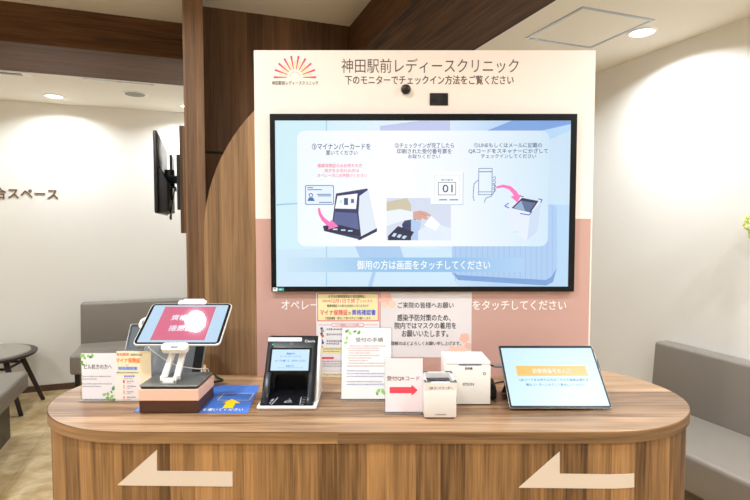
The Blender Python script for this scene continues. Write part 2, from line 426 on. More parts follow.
t = thing('ceiling_speaker', 'round grey speaker grille in the left ceiling', 'speaker', rp(-.372, 4.453, ZL))
c = rp(-.372, 4.453, ZL)
r = nb(); cyl(r, c - Vector((0, 0, .004)), c, .092, .094, 40); mk('frame', r, WHITE, t)
r = nb(); cyl(r, c - Vector((0, 0, .006)), c - Vector((0, 0, .004)), .072, .074, 40)
mk('grille', r, mat('speaker_mesh', (150, 146, 134), 0.7, bump=1.0, bscale=900), t)
t = thing('air_vent', 'slotted white air vent at the left edge of the ceiling', 'vent', rp(-1.35, 4.12, ZL))
v = nb(); box(v, -1.75, -.985, 4.082, 4.178, ZL - .005, ZL, M=RM); mk('frame', v, WHITE, t)
v = nb()
box(v, -1.74, -1.04, 4.105, 4.155, ZL - .007, ZL - .005, M=RM); sl = mk('slot', v, mat('vent_grey', (120, 118, 112), 0.6), t)
v = nb()
for k in range(2): box(v, -1.74, -1.04, 4.117 + .018 * k, 4.122 + .018 * k, ZL - .011, ZL - .007, M=RM)
mk('louvre', v, SILVER, sl)
v = nb(); box(v, -.67, -.224, 4.10, 4.116, ZL - .004, ZL, M=RM); 
for a in (-.67, -.45, -.235): box(v, a, a + .02, 4.098, 4.122, ZL - .006, ZL - .004, M=RM)
tag(mk('ceiling_strip', v, SILVER), 'slim pale metal strip in the left ceiling along the soffit', 'ceiling strip')

# wall lettering: raised characters
s = Sheet(rp(0, B1 - .003, 0), RM.to_3x3() @ Vector((1, 0, 0)), (0, 0, 1))
cur = bpy.data.curves.new('glyphs', 'FONT'); cur.body = '待合スペース'; cur.extrude = 0.04; cur.offset = 0.012; cur.resolution_u = 4
o = bpy.data.objects.new('glyphs', cur); COL.objects.link(o)
me = bpy.data.meshes.new_from_object(o.evaluated_get(bpy.context.evaluated_depsgraph_get()))
X = [v.co.x for v in me.vertices]; Y = [v.co.y for v in me.vertices]
ax, bx, ay, by = min(X), max(X), min(Y), max(Y)
b = nb(); b.from_mesh(me)
for v in b.verts:
    q = v.co; v.co = s.M @ Vector((-1.592 + (q.x - ax) / (bx - ax) * (.557), 1.636 + (q.y - ay) / (by - ay) * .094, q.z * .06))
bpy.data.objects.remove(o); bpy.data.curves.remove(cur); bpy.data.meshes.remove(me)
tag(mk('wall_lettering', b, mat('letter_brown', (112, 84, 62), 0.5)), 'brown raised characters of the waiting space sign on the left wall', 'sign')

# ------------------------------------------------------------ benches
def bench(name, label, M, length, back=True, cush_z=(.27, .42), depth=.56, plinth=False, bt=.11):
    """local: x along, y=0 wall side, -y front"""
    t = thing(name, label, 'bench'); t.matrix_basis = M
    c = nb(); box(c, 0, length, -depth, -.0 if not back else -bt * .55, cush_z[0], cush_z[1], M=M, bev=.022, seg=4); mk('seat', c, LEATHER, t, smooth=True)
    if back:
        c = nb(); box(c, .0, length, -bt, 0, cush_z[1] - .08, .757, M=M, bev=.02, seg=4)
        for v in c.verts:
            q = M.inverted() @ v.co
            if q.y < -bt * .5: q.y -= (0.757 - q.z) * .08; v.co = M @ q
        mk('backrest', c, LEATHER, t, smooth=True)
    if plinth:
        c = nb(); box(c, .1, length - .1, -depth + .09, -.06, 0, cush_z[0] + .002, M=M); mk('plinth', c, mat('plinth_grey', (96, 90, 78), 0.6), t)
    else:
        c = nb(); box(c, .04, length - .04, -depth + .1, -.05, cush_z[0] - .035, cush_z[0] + .005, M=M); mk('frame', c, BLACKM, t)
        for x in (.012, length - .052):
            for y in (-.09, -depth + .12):
                c = nb(); box(c, x, x + .04, y, y + .04, 0, cush_z[0] - .02, M=M); mk('leg', c, BLACKM, t)
    return t
bench('bench', 'taupe leather bench against the back wall behind the left signs', RM @ Matrix.Translation((-.87, B1 - .03, 0)), 1.25, depth=.58)
# right bench: along the right wall
MR = RM @ Matrix.Translation((A1, 2.19, 0)) @ Matrix.Rotation(-PI / 2, 4, 'Z')
bench('bench', 'long taupe leather bench with high back along the right wall', MR, 2.3, depth=.57, cush_z=(.25, .42), plinth=True, bt=.1)
# near-left bench, runs toward the viewer
MN = RM @ Matrix.Translation((-1.62, 4.08, 0)) @ Matrix.Rotation(-PI / 2, 4, 'Z')
bench('bench', 'taupe leather bench end at the left edge in front of the table', MN @ Matrix.Rotation(PI, 4, 'Z') @ Matrix.Translation((-2.0, -.0, 0)) if False else RM @ Matrix.Translation((-1.05 - .6, 2.2, 0)) @ Matrix.Rotation(PI / 2, 4, 'Z'), 1.9, depth=.6, cush_z=(.30, .42), plinth=True)

# side table
tc_ = Vector((-2.98, 3.87, 0)); t = thing('side_table', 'low round grey topped side table with dark legs', 'table', tc_)
c = nb(); cyl(c, tc_ + Vector((0, 0, .415)), tc_ + Vector((0, 0, .437)), .335, .345, 56, bev=.006); mk('rim', c, DKWOOD, t, smooth=True)
c = nb(); cyl(c, tc_ + Vector((0, 0, .4355)), tc_ + Vector((0, 0, .449)), .30, .292, 56, bev=.004); mk('top', c, mat('table_grey', (150, 142, 132), 0.45), t, smooth=True)
for k in range(4):
    a = math.radians((-19, 41, 161, 221)[k]); d = Vector((math.cos(a), math.sin(a), 0))
    c = nb(); cyl(c, tc_ + d * .37, tc_ + d * .22 + Vector((0, 0, .42)), .015, .02, 14); mk('leg', c, DKWOOD, t, smooth=True)
c = nb()
for k in range(4):
    a = math.radians((-19, 41, 161, 221)[k]); b_ = math.radians((41, 161, 221, -19)[k])
    cyl(c, tc_ + Vector((math.cos(a) * .235, math.sin(a) * .235, .34)), tc_ + Vector((math.cos(b_) * .235, math.sin(b_) * .235, .34)), .010, seg=10)
mk('stretcher', c, DKWOOD, t, smooth=True)

# ------------------------------------------------------------ wall television seen from behind
T0, T1 = Vector((-1.127, 2.66, 0)), Vector((-1.378, 3.41, 0))
dv = (T1 - T0); tl = dv.length; rz = math.atan2(dv.y, dv.x)
t = thing('television', 'black flat television seen edge-on, bracketed to the walnut post', 'television', ((T0 + T1) / 2 + Vector((0, 0, 1.482))), rz)
MT = W(t); hw = tl / 2
c = nb(); box(c, -hw, hw, -.006, .012, 0, .425, M=MT, bev=.004); mk('panel', c, BLACK, t, smooth=True)
c = nb(); box(c, -hw + .01, hw - .01, .0122, .0135, .012, .415, M=MT); mk('screen', c, em('tv_dark', (20, 22, 26), 0.2), t)
c = nb(); prism(c, [(0, 0), (-.045, .01), (-.045, .16), (-.006, .24), (0, .24)], -hw + .03, hw - .06, M=MT @ Matrix(((0, 0, 1, 0), (1, 0, 0, -.005), (0, 1, 0, .005), (0, 0, 0, 1))), bev=.003)
mk('rear_housing', c, BLACKM, t, smooth=True)
t2 = thing('television_bracket', 'black swing arm bracket between television and walnut post', 'bracket', rp(-.03, 2.96, 1.6))
c = nb(); box(c, -.036, -.0105, 2.88, 3.0, 1.377, 1.937, M=RM, bev=.002); mk('mounting_board', c, W_DARK, t2, wood_uv=(RM, 'z'), label='brown mounting board')
c = nb(); box(c, -.052, -.036, 2.90, 2.97, 1.50, 1.79, M=RM, bev=.003); mk('wall_plate', c, BLACK, t2)
p_tv = MT @ Vector((0, -.055, .2)); p_w = rp(-.05, 2.94, 1.66)
c = nb(); box(c, -.10, .10, -.062, -.048, .08, .34, M=MT, bev=.003); mk('screen_plate', c, BLACK, t2)
elbow = (p_tv + p_w) / 2 + Vector((0.0, -.07, 0))
for dz in (-.0,):
    for q0, q1 in ((p_w, elbow), (elbow, p_tv)):
        c = nb(); Mx, L_ = axisM(q0, q1); 
        cyl(c, q0 + Vector((0, 0, dz)), q1 + Vector((0, 0, dz)), .022, seg=12); mk('arm', c, BLACK, t2, smooth=True)
c = nb(); cyl(c, elbow + Vector((0, 0, -.05)), elbow + Vector((0, 0, .05)), .026, seg=16); mk('hinge', c, BLACK, t2, smooth=True)
c = nb(); tube(c, [p_tv + Vector((0, -.06, -.14)), p_tv + Vector((.03, -.1, -.22)), elbow + Vector((.0, 0, -.2)), elbow + Vector((.02, 0.02, -.05)), p_w + Vector((0, -.02, -.06))], .004)
mk('power_cord', c, BLACKM, t)
c = nb(); box(c, -.06, -.02, -.058, -.048, -.022, .008, M=MT @ Matrix.Translation((-.1, 0, 0)), bev=.003); mk('port_cover', c, SILVER, t)

# ------------------------------------------------------------ counter
CX, CY = -.018, 1.552
def stadium(ins=0.0, n=20):
    hx, rx, rf, rk = .60, .342 - ins, .293 - ins, .328 - ins; out = []
    for a0, sx, ry in ((-90, 1, rf), (0, 1, rk), (90, -1, rk), (180, -1, rf)):
        for i in range(n + 1):
            a = math.radians(a0 + 90 * i / n)
            out.append((CX + sx * hx + rx * math.cos(a), CY + ry * math.sin(a)))
    res = []
    for p in out:
        if not res or math.hypot(p[0] - res[-1][0], p[1] - res[-1][1]) > 1e-5: res.append(p)
    if math.hypot(res[0][0] - res[-1][0], res[0][1] - res[-1][1]) < 1e-5: res.pop()
    return res
def ring_wall(pts, z0, z1, grain_z, closed=True, off=0.0):
    b = nb(); uv = uvl(b); n = len(pts); acc = [0.0]
    for i in range(n): 
        q, r_ = pts[i], pts[(i + 1) % n]; acc.append(acc[-1] + math.hypot(q[0] - r_[0], q[1] - r_[1]))
    lo = [b.verts.new((x, y, z0)) for x, y in pts]; hi = [b.verts.new((x, y, z1)) for x, y in pts]
    for i in range(n if closed else n - 1):
        j = (i + 1) % n; f = b.faces.new((lo[i], lo[j], hi[j], hi[i]))
        for l, (s_, z_) in zip(f.loops, ((acc[i], z0), (acc[i + 1], z0), (acc[i + 1], z1), (acc[i], z1))):
            l[uv].uv = (s_ + off, z_) if grain_z else (z_ + off, s_ + off)
    return b
t = thing('reception_counter', 'walnut reception counter with rounded ends under the sign board', 'counter', (CX, CY, 0))
b = ring_wall(stadium(.008), 0.0, .873, True); mk('body', b, W_BODY, t, smooth=True)
out = stadium(0)
b = nb(); prism(b, stadium(.0012), .873, HC); 
mk('countertop', b, W_TOP, t, wood_uv=(I4, 'x'))
# edge band in two strips with a butt joint at the front
j = min(range(len(out)), key=lambda i: (abs(out[i][1] - (CY - .293)), abs(out[i][0] - (CX + .6))))
loop = out[j:] + out[:j]
seam = (-.094, CY - .293)
k2 = max(i for i, p in enumerate(loop) if abs(p[1] - (CY - .293)) < 1e-6 and p[0] < 0) if any(p[0] < 0 and abs(p[1] - (CY - .293)) < 1e-6 for p in loop) else None
def band(pts, off, nm):
    b = ring_wall(pts, .873, HC - .0005, False, closed=False, off=off)
    return mk(nm, b, W_EDGE, t, smooth=True)
allp = loop + [loop[0]]
front_left = [p for p in loop if abs(p[1] - (CY - .293)) < 1e-6 and p[0] < CX]
fl = front_left[0]; ifl = loop.index(fl)
back_i = len(loop) // 2
band([(seam[0] + .0008, seam[1])] + loop[:back_i + 1], 0.0, 'edge_band')
band(loop[back_i:ifl + 1] + [seam], 1.3, 'edge_band')
# arrows applied to the front
YF = CY - .293 + .008
def front_y(x):
    d = max(0, abs(x - CX) - .60) / .334
    return CY - (.285) * math.sqrt(max(0, 1 - d * d))
def arrow(pts, label):
    b = nb(); b.faces.new([b.verts.new((x, 0, z)) for x, z in pts])
    xs = [p[0] for p in pts]; lo, hi = min(xs), max(xs); x = lo + .01
    while x < hi:
        g = b.verts[:] + b.edges[:] + b.faces[:]; bmesh.ops.bisect_plane(b, geom=g, plane_co=(x, 0, 0), plane_no=(1, 0, 0)); x += .01
    r = bmesh.ops.extrude_face_region(b, geom=b.faces[:]); ev = [v for v in r['geom'] if isinstance(v, bmesh.types.BMVert)]
    for v in b.verts: v.co.y = front_y(v.co.x) - .0003
    for v in ev: v.co.y -= .0016
    return mk('arrow_sign', b, mat('arrow_cream', (216, 200, 184), 0.5), t, label=label)
arrow([(-.652, .763), (-.360, .760), (-.360, .798), (-.550, .800), (-.549, .855)], 'cream arrow under the left tablet')
arrow([(.363, .757), (.659, .754), (.658, .790), (.466, .793), (.465, .850)], 'cream arrow under the right tablet')

# ------------------------------------------------------------ arched backing board + sign board
b = nb(); R = .6; zc = 1.38; xc = .016
pts = [(xc - R, HC), (xc + R, HC)] + [(xc + R * math.cos(PI * k / 48), zc + R * math.sin(PI * k / 48)) for k in range(49)]
prism(b, pts, 0, .018, M=Matrix(((1, 0, 0, 0), (0, 0, -1, 1.768), (0, 1, 0, 0), (0, 0, 0, 1))))
tag(mk('arched_board', b, W_ARCH, wood_uv=(I4, 'z')), 'walnut board with rounded top behind the cream sign board', 'board')
YP = 1.728
t = thing('sign_board', 'tall cream and pink sign board standing on the counter', 'sign', (.165, 1.738, HC))
b = nb(); box(b, -.4015, .731, YP, 1.7485, HC, 1.998, bev=.0012, seg=1); mk('board', b, CREAM, t)
b = nb(); box(b, -.4012, .7255, YP - .0012, YP - .0001, HC + .0005, 1.441); mk('pink_panel', b, PINK, t, label='dusty pink lower face')
DB = mat('ink_brown', (92, 70, 64), 0.5); MAG = mat('ink_magenta', (236, 60, 130), 0.5); MAGL = mat('ink_pale_pink', (250, 190, 200), 0.5); YEL = mat('ink_yellow', (250, 232, 140), 0.5)
WHI = mat('ink_white', (252, 248, 246), 0.5)
s = Sheet((0, YP, 0))
s.ptext('神田駅前レディースクリニック', 341.5, 58.5, 518.5, 73.0, DB, 2, None)
s.ptext('下のモニターでチェックイン方法をご覧ください', 345, 75.5, 513.5, 84.6, DB, 2, .003)
s.ptext('神田駅前レディースクリニック', 272, 81.0, 318, 85.0, DB)
cx, cy = s.px(295, 77.3); k = abs(s.px(296, 77)[0] - s.px(295, 77)[0])
for i in range(11):
    if i in (0,): pass
    a = PI * i / 9 if i < 10 else None
    if a is None: break
    d = Vector((math.cos(a), math.sin(a))); n = Vector((-d.y, d.x))
    for r0, r1, w0, w1, m in ((8, 21, .35, 1.0, MAG),):
        p = [Vector((cx, cy)) + d * r0 * k - n * w0 * k, Vector((cx, cy)) + d * r1 * k - n * w1 * k, Vector((cx, cy)) + d * (r1 + .5) * k, Vector((cx, cy)) + d * r1 * k + n * w1 * k, Vector((cx, cy)) + d * r0 * k + n * w0 * k]
        s.poly([tuple(q) for q in p], m, 2)
    if i < 9:
        a += PI / 18; d = Vector((math.cos(a), math.sin(a))); n = Vector((-d.y, d.x))
        p = [Vector((cx, cy)) + d * 8.5 * k - n * .35 * k, Vector((cx, cy)) + d * 16.5 * k - n * .8 * k, Vector((cx, cy)) + d * 16.5 * k + n * .8 * k, Vector((cx, cy)) + d * 8.5 * k + n * .35 * k]
        s.poly([tuple(q) for q in p], YEL, 2)
s.line([(cx + 5.2 * k * math.cos(PI * i / 16), cy + 5.2 * k * math.sin(PI * i / 16)) for i in range(17)], .5 * k, MAGL, 2)
s.build('lettering', t, 'brown title and pink sunburst logo')
s = Sheet((0, YP - .0012, 0))
s.ptext('オペレー', 281.5, 300.5, 318, 309.5, WHI); s.build('lettering', t, 'white lettering left of the yellow headed poster')
s = Sheet((0, YP - .0012, 0)); s.ptext('をタッチしてください', 472.5, 300.5, 566, 310, WHI)
s.build('lettering', t, 'white lettering right of the mask notice')

b = nb(); q = Sheet((0, YP, 0)).px(405.7, 90); ball(b, (q[0], YP - .009, q[1]), .0165); 
t = thing('camera_eye', 'small round black camera eye on the sign board', 'camera', (q[0], YP, q[1]))
eb = mk('ball', b, BLACK, t, smooth=True)
b = nb(); cyl(b, (q[0], YP - .004, q[1]), (q[0], YP, q[1]), .019, seg=28); mk('collar', b, WHITE, t, smooth=True)
b = nb(); ball(b, (q[0] - .004, YP - .0225, q[1] + .003), .0055, sub=2); mk('glass', b, mat('brown_glass', (110, 50, 34), 0.1), eb, smooth=True)
s0 = Sheet((0, YP, 0)); a_, c_ = s0.px(429.6, 105.5), s0.px(448, 93.3)
t = thing('sensor_plate', 'small black rectangular sensor above the display', 'sensor', ((a_[0] + c_[0]) / 2, YP, a_[1]))
b = nb(); box(b, a_[0], c_[0], YP - .004, YP, a_[1], c_[1], bev=.001); sp_ = mk('plate', b, BLACK, t)
b = nb(); mx_, mz_ = (a_[0] + c_[0]) / 2, (a_[1] + c_[1]) / 2; cyl(b, (mx_, YP - .006, mz_), (mx_, YP - .004, mz_), .006, seg=20); mk('lens', b, mat('lens_grey', (52, 56, 60), 0.15), sp_)

# ------------------------------------------------------------ large display
YD = 1.708
s0 = Sheet((0, YD, 0)); a_, c_ = s0.px(271.4, 291.6), s0.px(577.4, 113.8); ia, ic = s0.px(276.4, 286.6), s0.px(571.2, 120.4)
t = thing('display_monitor', 'large black framed monitor showing check-in steps', 'monitor', ((a_[0] + c_[0]) / 2, YP, a_[1]))
b = nb()
for x0, x1, z0, z1 in ((a_[0], c_[0], a_[1], ia[1]), (a_[0], c_[0], ic[1], c_[1]), (a_[0], ia[0], ia[1], ic[1]), (ic[0], c_[0], ia[1], ic[1])):
    box(b, x0, x1, YD, YP - .0013, z0, z1)
mk('bezel', b, mat('bezel_black', (9, 9, 11), 0.4, spec=.25), t)
YS = YD + .0025
def screen_mat():
    m = bpy.data.materials.new('display_background'); m.use_nodes = True
    nt = m.node_tree; N = nt.nodes; L = nt.links; p = N['Principled BSDF']
    p.inputs['Base Color'].default_value = (.012, .012, .014, 1); p.inputs['Roughness'].default_value = .12
    uv = N.new('ShaderNodeUVMap'); uv.uv_map = 'UVMap'; sp = N.new('ShaderNodeSeparateXYZ'); L.new(uv.outputs[0], sp.inputs[0])
    def ramp(src, els):
        r = N.new('ShaderNodeValToRGB'); L.new(src, r.inputs[0]); e = r.color_ramp.elements
        e[0].position, e[0].color = els[0][0], lin(els[0][1]); e[1].position, e[1].color = els[-1][0], lin(els[-1][1])
        for q_, c in els[1:-1]: n = e.new(q_); n.color = lin(c)
        return r.outputs[0]
    A = ramp(sp.outputs[0], [(0, (206, 236, 248)), (.3, (222, 242, 252)), (.55, (226, 240, 254)), (.8, (180, 212, 246)), (1, (188, 220, 248))])
    B = ramp(sp.outputs[0], [(0, (214, 240, 250)), (.25, (206, 234, 250)), (.5, (212, 236, 252)), (.75, (178, 210, 242)), (1, (186, 218, 246))])
    mx = N.new('ShaderNodeMix'); mx.data_type = 'RGBA'; L.new(sp.outputs[1], mx.inputs[0]); L.new(B, mx.inputs[6]); L.new(A, mx.inputs[7])
    L.new(mx.outputs[2], p.inputs['Emission Color']); p.inputs['Emission Strength'].default_value = 1.0
    return m
b = nb(); uv = uvl(b)
f = b.faces.new([b.verts.new(v) for v in ((ia[0], YS, ia[1]), (ic[0], YS, ia[1]), (ic[0], YS, ic[1]), (ia[0], YS, ic[1]))])
for l, q in zip(f.loops, ((0, 0), (1, 0), (1, 1), (0, 1))): l[uv].uv = q
r = bmesh.ops.extrude_face_region(b, geom=[f]); bmesh.ops.translate(b, vec=(0, .006, 0), verts=[v for v in r['geom'] if isinstance(v, bmesh.types.BMVert)])
mk('screen', b, screen_mat(), t)
def grad_em(name, stops):
    m = em(name, (255, 255, 255)); nt = m.node_tree; p = nt.nodes['Principled BSDF']
    tc = nt.nodes.new('ShaderNodeTexCoord'); sp = nt.nodes.new('ShaderNodeSeparateXYZ'); nt.links.new(tc.outputs['Object'], sp.inputs[0])
    mr = nt.nodes.new('ShaderNodeMapRange'); mr.inputs[1].default_value = -.52; mr.inputs[2].default_value = .52; nt.links.new(sp.outputs[0], mr.inputs[0])
    r = nt.nodes.new('ShaderNodeValToRGB'); e = r.color_ramp.elements; e[0].position, e[0].color = stops[0][0], lin(stops[0][1]); e[1].position, e[1].color = stops[-1][0], lin(stops[-1][1])
    for q_, c in stops[1:-1]: e.new(q_).color = lin(c)
    nt.links.new(mr.outputs[0], r.inputs[0]); nt.links.new(r.outputs[0], p.inputs['Emission Color']); return m
s = Sheet((0, YS, 0), step=.00012)
E = lambda n, c: em('pix_' + n, c)
eW = E('white', (252, 254, 255)); eCard = E('card', (236, 247, 255)); eCardR = E('card_right', (216, 234, 250)); eNavy = E('navy', (60, 84, 132)); eNavy2 = E('line_blue', (70, 110, 170))
eBg1 = E('bg_blue', (150, 190, 236)); eBg2 = E('bg_deep', (126, 172, 230)); eBg3 = E('bg_pale', (222, 240, 252)); ePink = E('pink', (252, 120, 190)); ePinkT = E('pink_text', (250, 110, 150))
# the picture behind the card: walls and furniture in pale blue
s.ppoly([(276.5, 120.5), (326, 120.5), (326, 286), (276.5, 286)], E('bg_left', (210, 240, 250)), 1)
s.ppoly([(276.5, 204), (326, 201), (326, 202.2), (276.5, 205.6)], E('bg_line', (160, 206, 232)), 2)
s.ppoly([(326, 120.6), (327, 120.6), (327, 286), (326, 286)], E('bg_line', (160, 206, 232)), 2)
s.ppoly([(380, 126), (420, 120.6), (450, 120.6), (450, 131), (380, 131)], E('bg_lilac', (196, 204, 238)), 2)
s.ppoly([(486, 131), (512, 120.6), (571, 120.6), (571, 124), (540, 131)], E('bg_sky', (130, 168, 228)), 2)
s.ppoly([(549, 140), (571, 130), (571, 205), (549, 204)], E('bg_right', (204, 228, 247)), 2)
s.ppoly([(452, 207), (457, 204.5), (553, 204.5), (557, 207), (557, 268), (553, 282), (546, 285.5), (458, 280), (452, 274)], E('bg_box', (172, 204, 240)), 1)
for i in range(19): s.ppoly([(455 + i * 5.4, 206), (455.8 + i * 5.4, 206), (455.8 + i * 5.4, 281), (455 + i * 5.4, 281)], E('bg_box_line', (158, 192, 234)), 2)
s.ppoly([(452, 272), (458, 280), (546, 285.5), (553, 282), (557, 268), (551, 277), (546, 280), (458, 275)], E('bg_box_shadow', (120, 160, 216)), 2)  # shadow along the bottom of the box, drawn into the picture as darker blue
s.ppoly([(276.5, 286.6), (276.5, 250), (380, 246), (452, 250), (452, 274), (458, 286.6)], E('bg_floor', (206, 232, 250)), 1)
s.ppoly([(380, 246), (383, 246), (372, 286.5), (368, 286.5)], E('bg_leg', (170, 206, 240)), 2)
s.ppoly([(355, 246), (400, 246), (405, 262), (360, 258)], E('bg_patch', (172, 204, 240)), 2)
# the translucent band with its line

s.prect(286, 257.5, 524, 272, grad_em('band_gradient', [(.05, (206, 232, 248)), (.35, (150, 198, 236)), (.6, (146, 192, 236)), (.8, (172, 208, 242))]), 3)
s.ptext('御用の方は画面をタッチしてください', 357, 260.4, 490, 269.6, eW, 5, bold=.012)
# card: rounded, a little bluer at the right
a_, c_ = s.px(297.8, 246.3), s.px(549.6, 130.6); xm = s.px(446, 190)[0]; xm2 = s.px(500, 190)[0]
pp = rrect(c_[0] - a_[0], c_[1] - a_[1], .026, 6, (a_[0] + c_[0]) / 2, (a_[1] + c_[1]) / 2)
s.poly(pp, grad_em('card_face_gradient', [(.08, (240, 249, 254)), (.4, (253, 254, 255)), (.62, (240, 248, 255)), (.92, (206, 230, 246))]), 4)
L7 = 7
s.ptext('③マイナンバーカードを', 312, 143.5, 370.5, 149.6, eNavy, L7, bold=.012)
s.ptext('置いてください', 326, 150.6, 357.5, 155.0, eNavy, L7, bold=.01)
s.ptext('健康保険証のみお持ちの方', 317.5, 163.7, 362, 167.6, ePinkT, L7)
s.ptext('両方をお忘れの方は', 324.5, 168.8, 359, 172.4, ePinkT, L7)
s.ptext('オペレータにお声掛けください', 317.5, 173.7, 367, 177.4, ePinkT, L7)
s.ptext('②チェックインが完了したら', 394.8, 142.9, 453.8, 148.0, eNavy, L7, bold=.006)
s.ptext('印刷された受付番号票を', 397, 148.8, 451.5, 153.8, eNavy, L7, bold=.012)
s.ptext('お取りください', 408, 154.6, 440, 158.6, eNavy, L7)
s.ptext('①LINEもしくはメールに記載の', 474, 142.8, 542, 147.6, eNavy, L7, bold=.006)
s.ptext('QRコードをスキャナーにかざして', 468.5, 148.6, 548, 153.6, eNavy, L7, bold=.012)
s.ptext('チェックインしてください', 481, 154.2, 536, 158.2, eNavy, L7, bold=.006)
# insurance card drawing
eL = E('light_blue', (196, 224, 246))
s.prect(305.2, 185.2, 334, 204.8, eNavy2, L7, r=.006); s.prect(305.9, 185.9, 333.3, 204.1, E('card_face', (232, 244, 254)), L7 + 1, r=.005)
for x0, x1, y in ((307.5, 313, 187.3), (307.5, 322, 189.3), (317, 331, 194.0), (318, 331, 195.5), (319, 332, 202), ): s.prect(x0, y, x1, y + .8, eNavy2, L7 + 2)
s.pdisc(311, 195.2, 2.1, eNavy2, L7 + 2); s.ppoly([(307.5, 201), (309, 197.5), (313, 197.5), (314.8, 201)], eNavy2, L7 + 2)
s.pdisc(311, 195.4, 1.2, eW, L7 + 3)
# card reader drawing
eD = E('dev_dark', (54, 60, 104)); eDD = E('dev_darker', (38, 42, 74)); eM = E('dev_mid', (92, 104, 152)); eS = E('dev_side', (226, 236, 248))
s.ppoly([(355, 192), (368, 188.5), (376, 226), (377, 231), (361.5, 240), (357, 240)], eS, L7)
s.ppoly([(336, 193.5), (367, 188.5), (368, 190), (359.5, 196), (358.5, 213), (361.5, 240), (324, 231), (323, 226), (332, 224)], eD, L7 + 1)
s.ppoly([(337.5, 196), (357.5, 193.5), (356, 209), (335, 208.5)], eW, L7 + 2)
s.ppoly([(335, 212), (357, 213), (359, 230), (333, 226)], eM, L7 + 2)
s.ppoly([(323, 226.5), (340, 225), (360, 230), (360, 236), (340, 234), (324, 230.5)], eDD, L7 + 3)
s.ppoly([(358, 238), (377, 228), (377, 231.5), (358.5, 240.5)], eDD, L7 + 3)
for x in (333, 341, 348): s.prect(x, 228.6 + (x - 333) * .1, x + 4.5, 230 + (x - 333) * .1, eL, L7 + 4)
s.prect(344, 198, 348, 205, eNavy, L7 + 3); s.prect(351, 199, 354, 203, eM, L7 + 3); s.prect(340, 200, 342, 203, eL, L7 + 3)
def parrow(pts, head, m):
    up_, dn = [], []
    for i, (x, y) in enumerate(pts):
        x2, y2 = pts[min(i + 1, len(pts) - 1)]; x1, y1 = pts[max(i - 1, 0)]; d = math.hypot(x2 - x1, y2 - y1)
        w = 1.0 + 2.2 * i / len(pts); nx, ny = -(y2 - y1) / d * w, (x2 - x1) / d * w; up_.append((x + nx, y + ny)); dn.append((x - nx, y - ny))
    for i in range(len(pts) - 1): s.ppoly([up_[i], up_[i + 1], dn[i + 1], dn[i]], m, L7 + 5)
    s.ppoly(head, m, L7 + 5)
parrow([(319, 208), (319.8, 213.5), (323, 219), (328, 223.5), (332.5, 225)], [(331, 219.5), (338.5, 226.5), (328, 229.5)], ePink)
parrow([(496, 187.5), (503, 186), (510, 188), (515, 193), (516.5, 196.5)], [(510.5, 196.5), (521, 194.5), (517.5, 203)], ePink)
# photo of a hand taking the slip
s.prect(386.5, 198, 451, 240.3, E('photo_bg', (214, 222, 240)), L7)
s.ppoly([(386.5, 202), (407, 198), (411, 205), (411, 214), (386.5, 220)], E('photo_sofa', (208, 198, 170)), L7 + 1)
s.ppoly([(386.5, 211), (400, 209), (414, 212), (414, 219), (402, 221), (386.5, 226)], E('photo_sleeve', (236, 244, 252)), L7 + 2)
s.ppoly([(413, 212), (420, 210.6), (426, 212), (431, 215), (430, 216.6), (426, 215.6), (428, 218.4), (426, 220), (422, 218), (421, 220.6), (413, 218.6)], E('photo_skin', (216, 168, 152)), L7 + 3)
s.pline([(420, 213), (427, 216)], .0008, E('photo_skin_line', (180, 122, 110)), L7 + 4)
s.ppoly([(402, 224), (410, 214), (417, 214), (412, 240.3), (404, 240.3)], eD, L7 + 1)
s.ppoly([(388, 236), (398, 226), (414, 232), (409, 240.3), (388, 240.3)], eDD, L7 + 2)
for i in range(3): s.ppoly([(394 + i * 5, 233 + i * 1.2), (397 + i * 5, 233.6 + i * 1.2), (394.5 + i * 5, 237 + i), (391.5 + i * 5, 236 + i)], eL, L7 + 3)
s.ppoly([(418, 231), (432, 222), (450.5, 228), (450.5, 240.3), (418, 240.3)], E('photo_printer', (226, 238, 252)), L7 + 2)
s.ppoly([(424, 225), (431, 216), (440, 224), (436, 231)], eW, L7 + 4)
s.ppoly([(411, 218), (421, 222), (418, 240.3), (411, 240.3)], E('photo_shade', (180, 206, 240)), L7 + 1)
# number ticket
s.prect(431.5, 172.4, 463.6, 205.2, E('ticket_shadow', (206, 220, 238)), L7); s.prect(430.6, 171.4, 462.6, 204, eW, L7 + 1)
a_, c_ = s.px(434, 200.5), s.px(459.5, 175); s.frame(a_[0], a_[1], c_[0], c_[1], .0012, eL, L7 + 2)
s.ptext('受付番号', 441, 179, 453, 181, eNavy2, L7 + 2, bold=.01)
s.pframe(438, 182.2, 456, 195.2, .0018, eNavy, L7 + 2); s.ptext('01', 442.5, 184.8, 452.5, 192.4, eNavy, L7 + 3)
s.prect(439, 199.3, 447, 200.3, eNavy2, L7 + 3); s.prect(449.5, 199.3, 458, 200.3, eNavy2, L7 + 3)
# hand with phone
lw = .0022
s.pframe(478.2, 168.2, 492.4, 195, .002, eNavy2, L7 + 2); s.prect(478.6, 171.4, 492, 172.2, eNavy2, L7 + 2); s.prect(478.6, 191.6, 492, 192.2, eNavy2, L7 + 2)
s.pline([(478, 180), (474, 184), (473, 196), (474, 201)], lw, eNavy2, L7 + 2)
s.pline([(484, 202.5), (486, 198), (491, 196.5), (494, 192), (495, 187), (493.5, 183)], lw, eNavy2, L7 + 2)
for y in (177.5, 181.5, 185.5, 189.5): s.pline([(492.4, y), (495.2, y - .8), (495.4, y + 1.6), (492.4, y + 2.6)], lw * .8, eNavy2, L7 + 2)
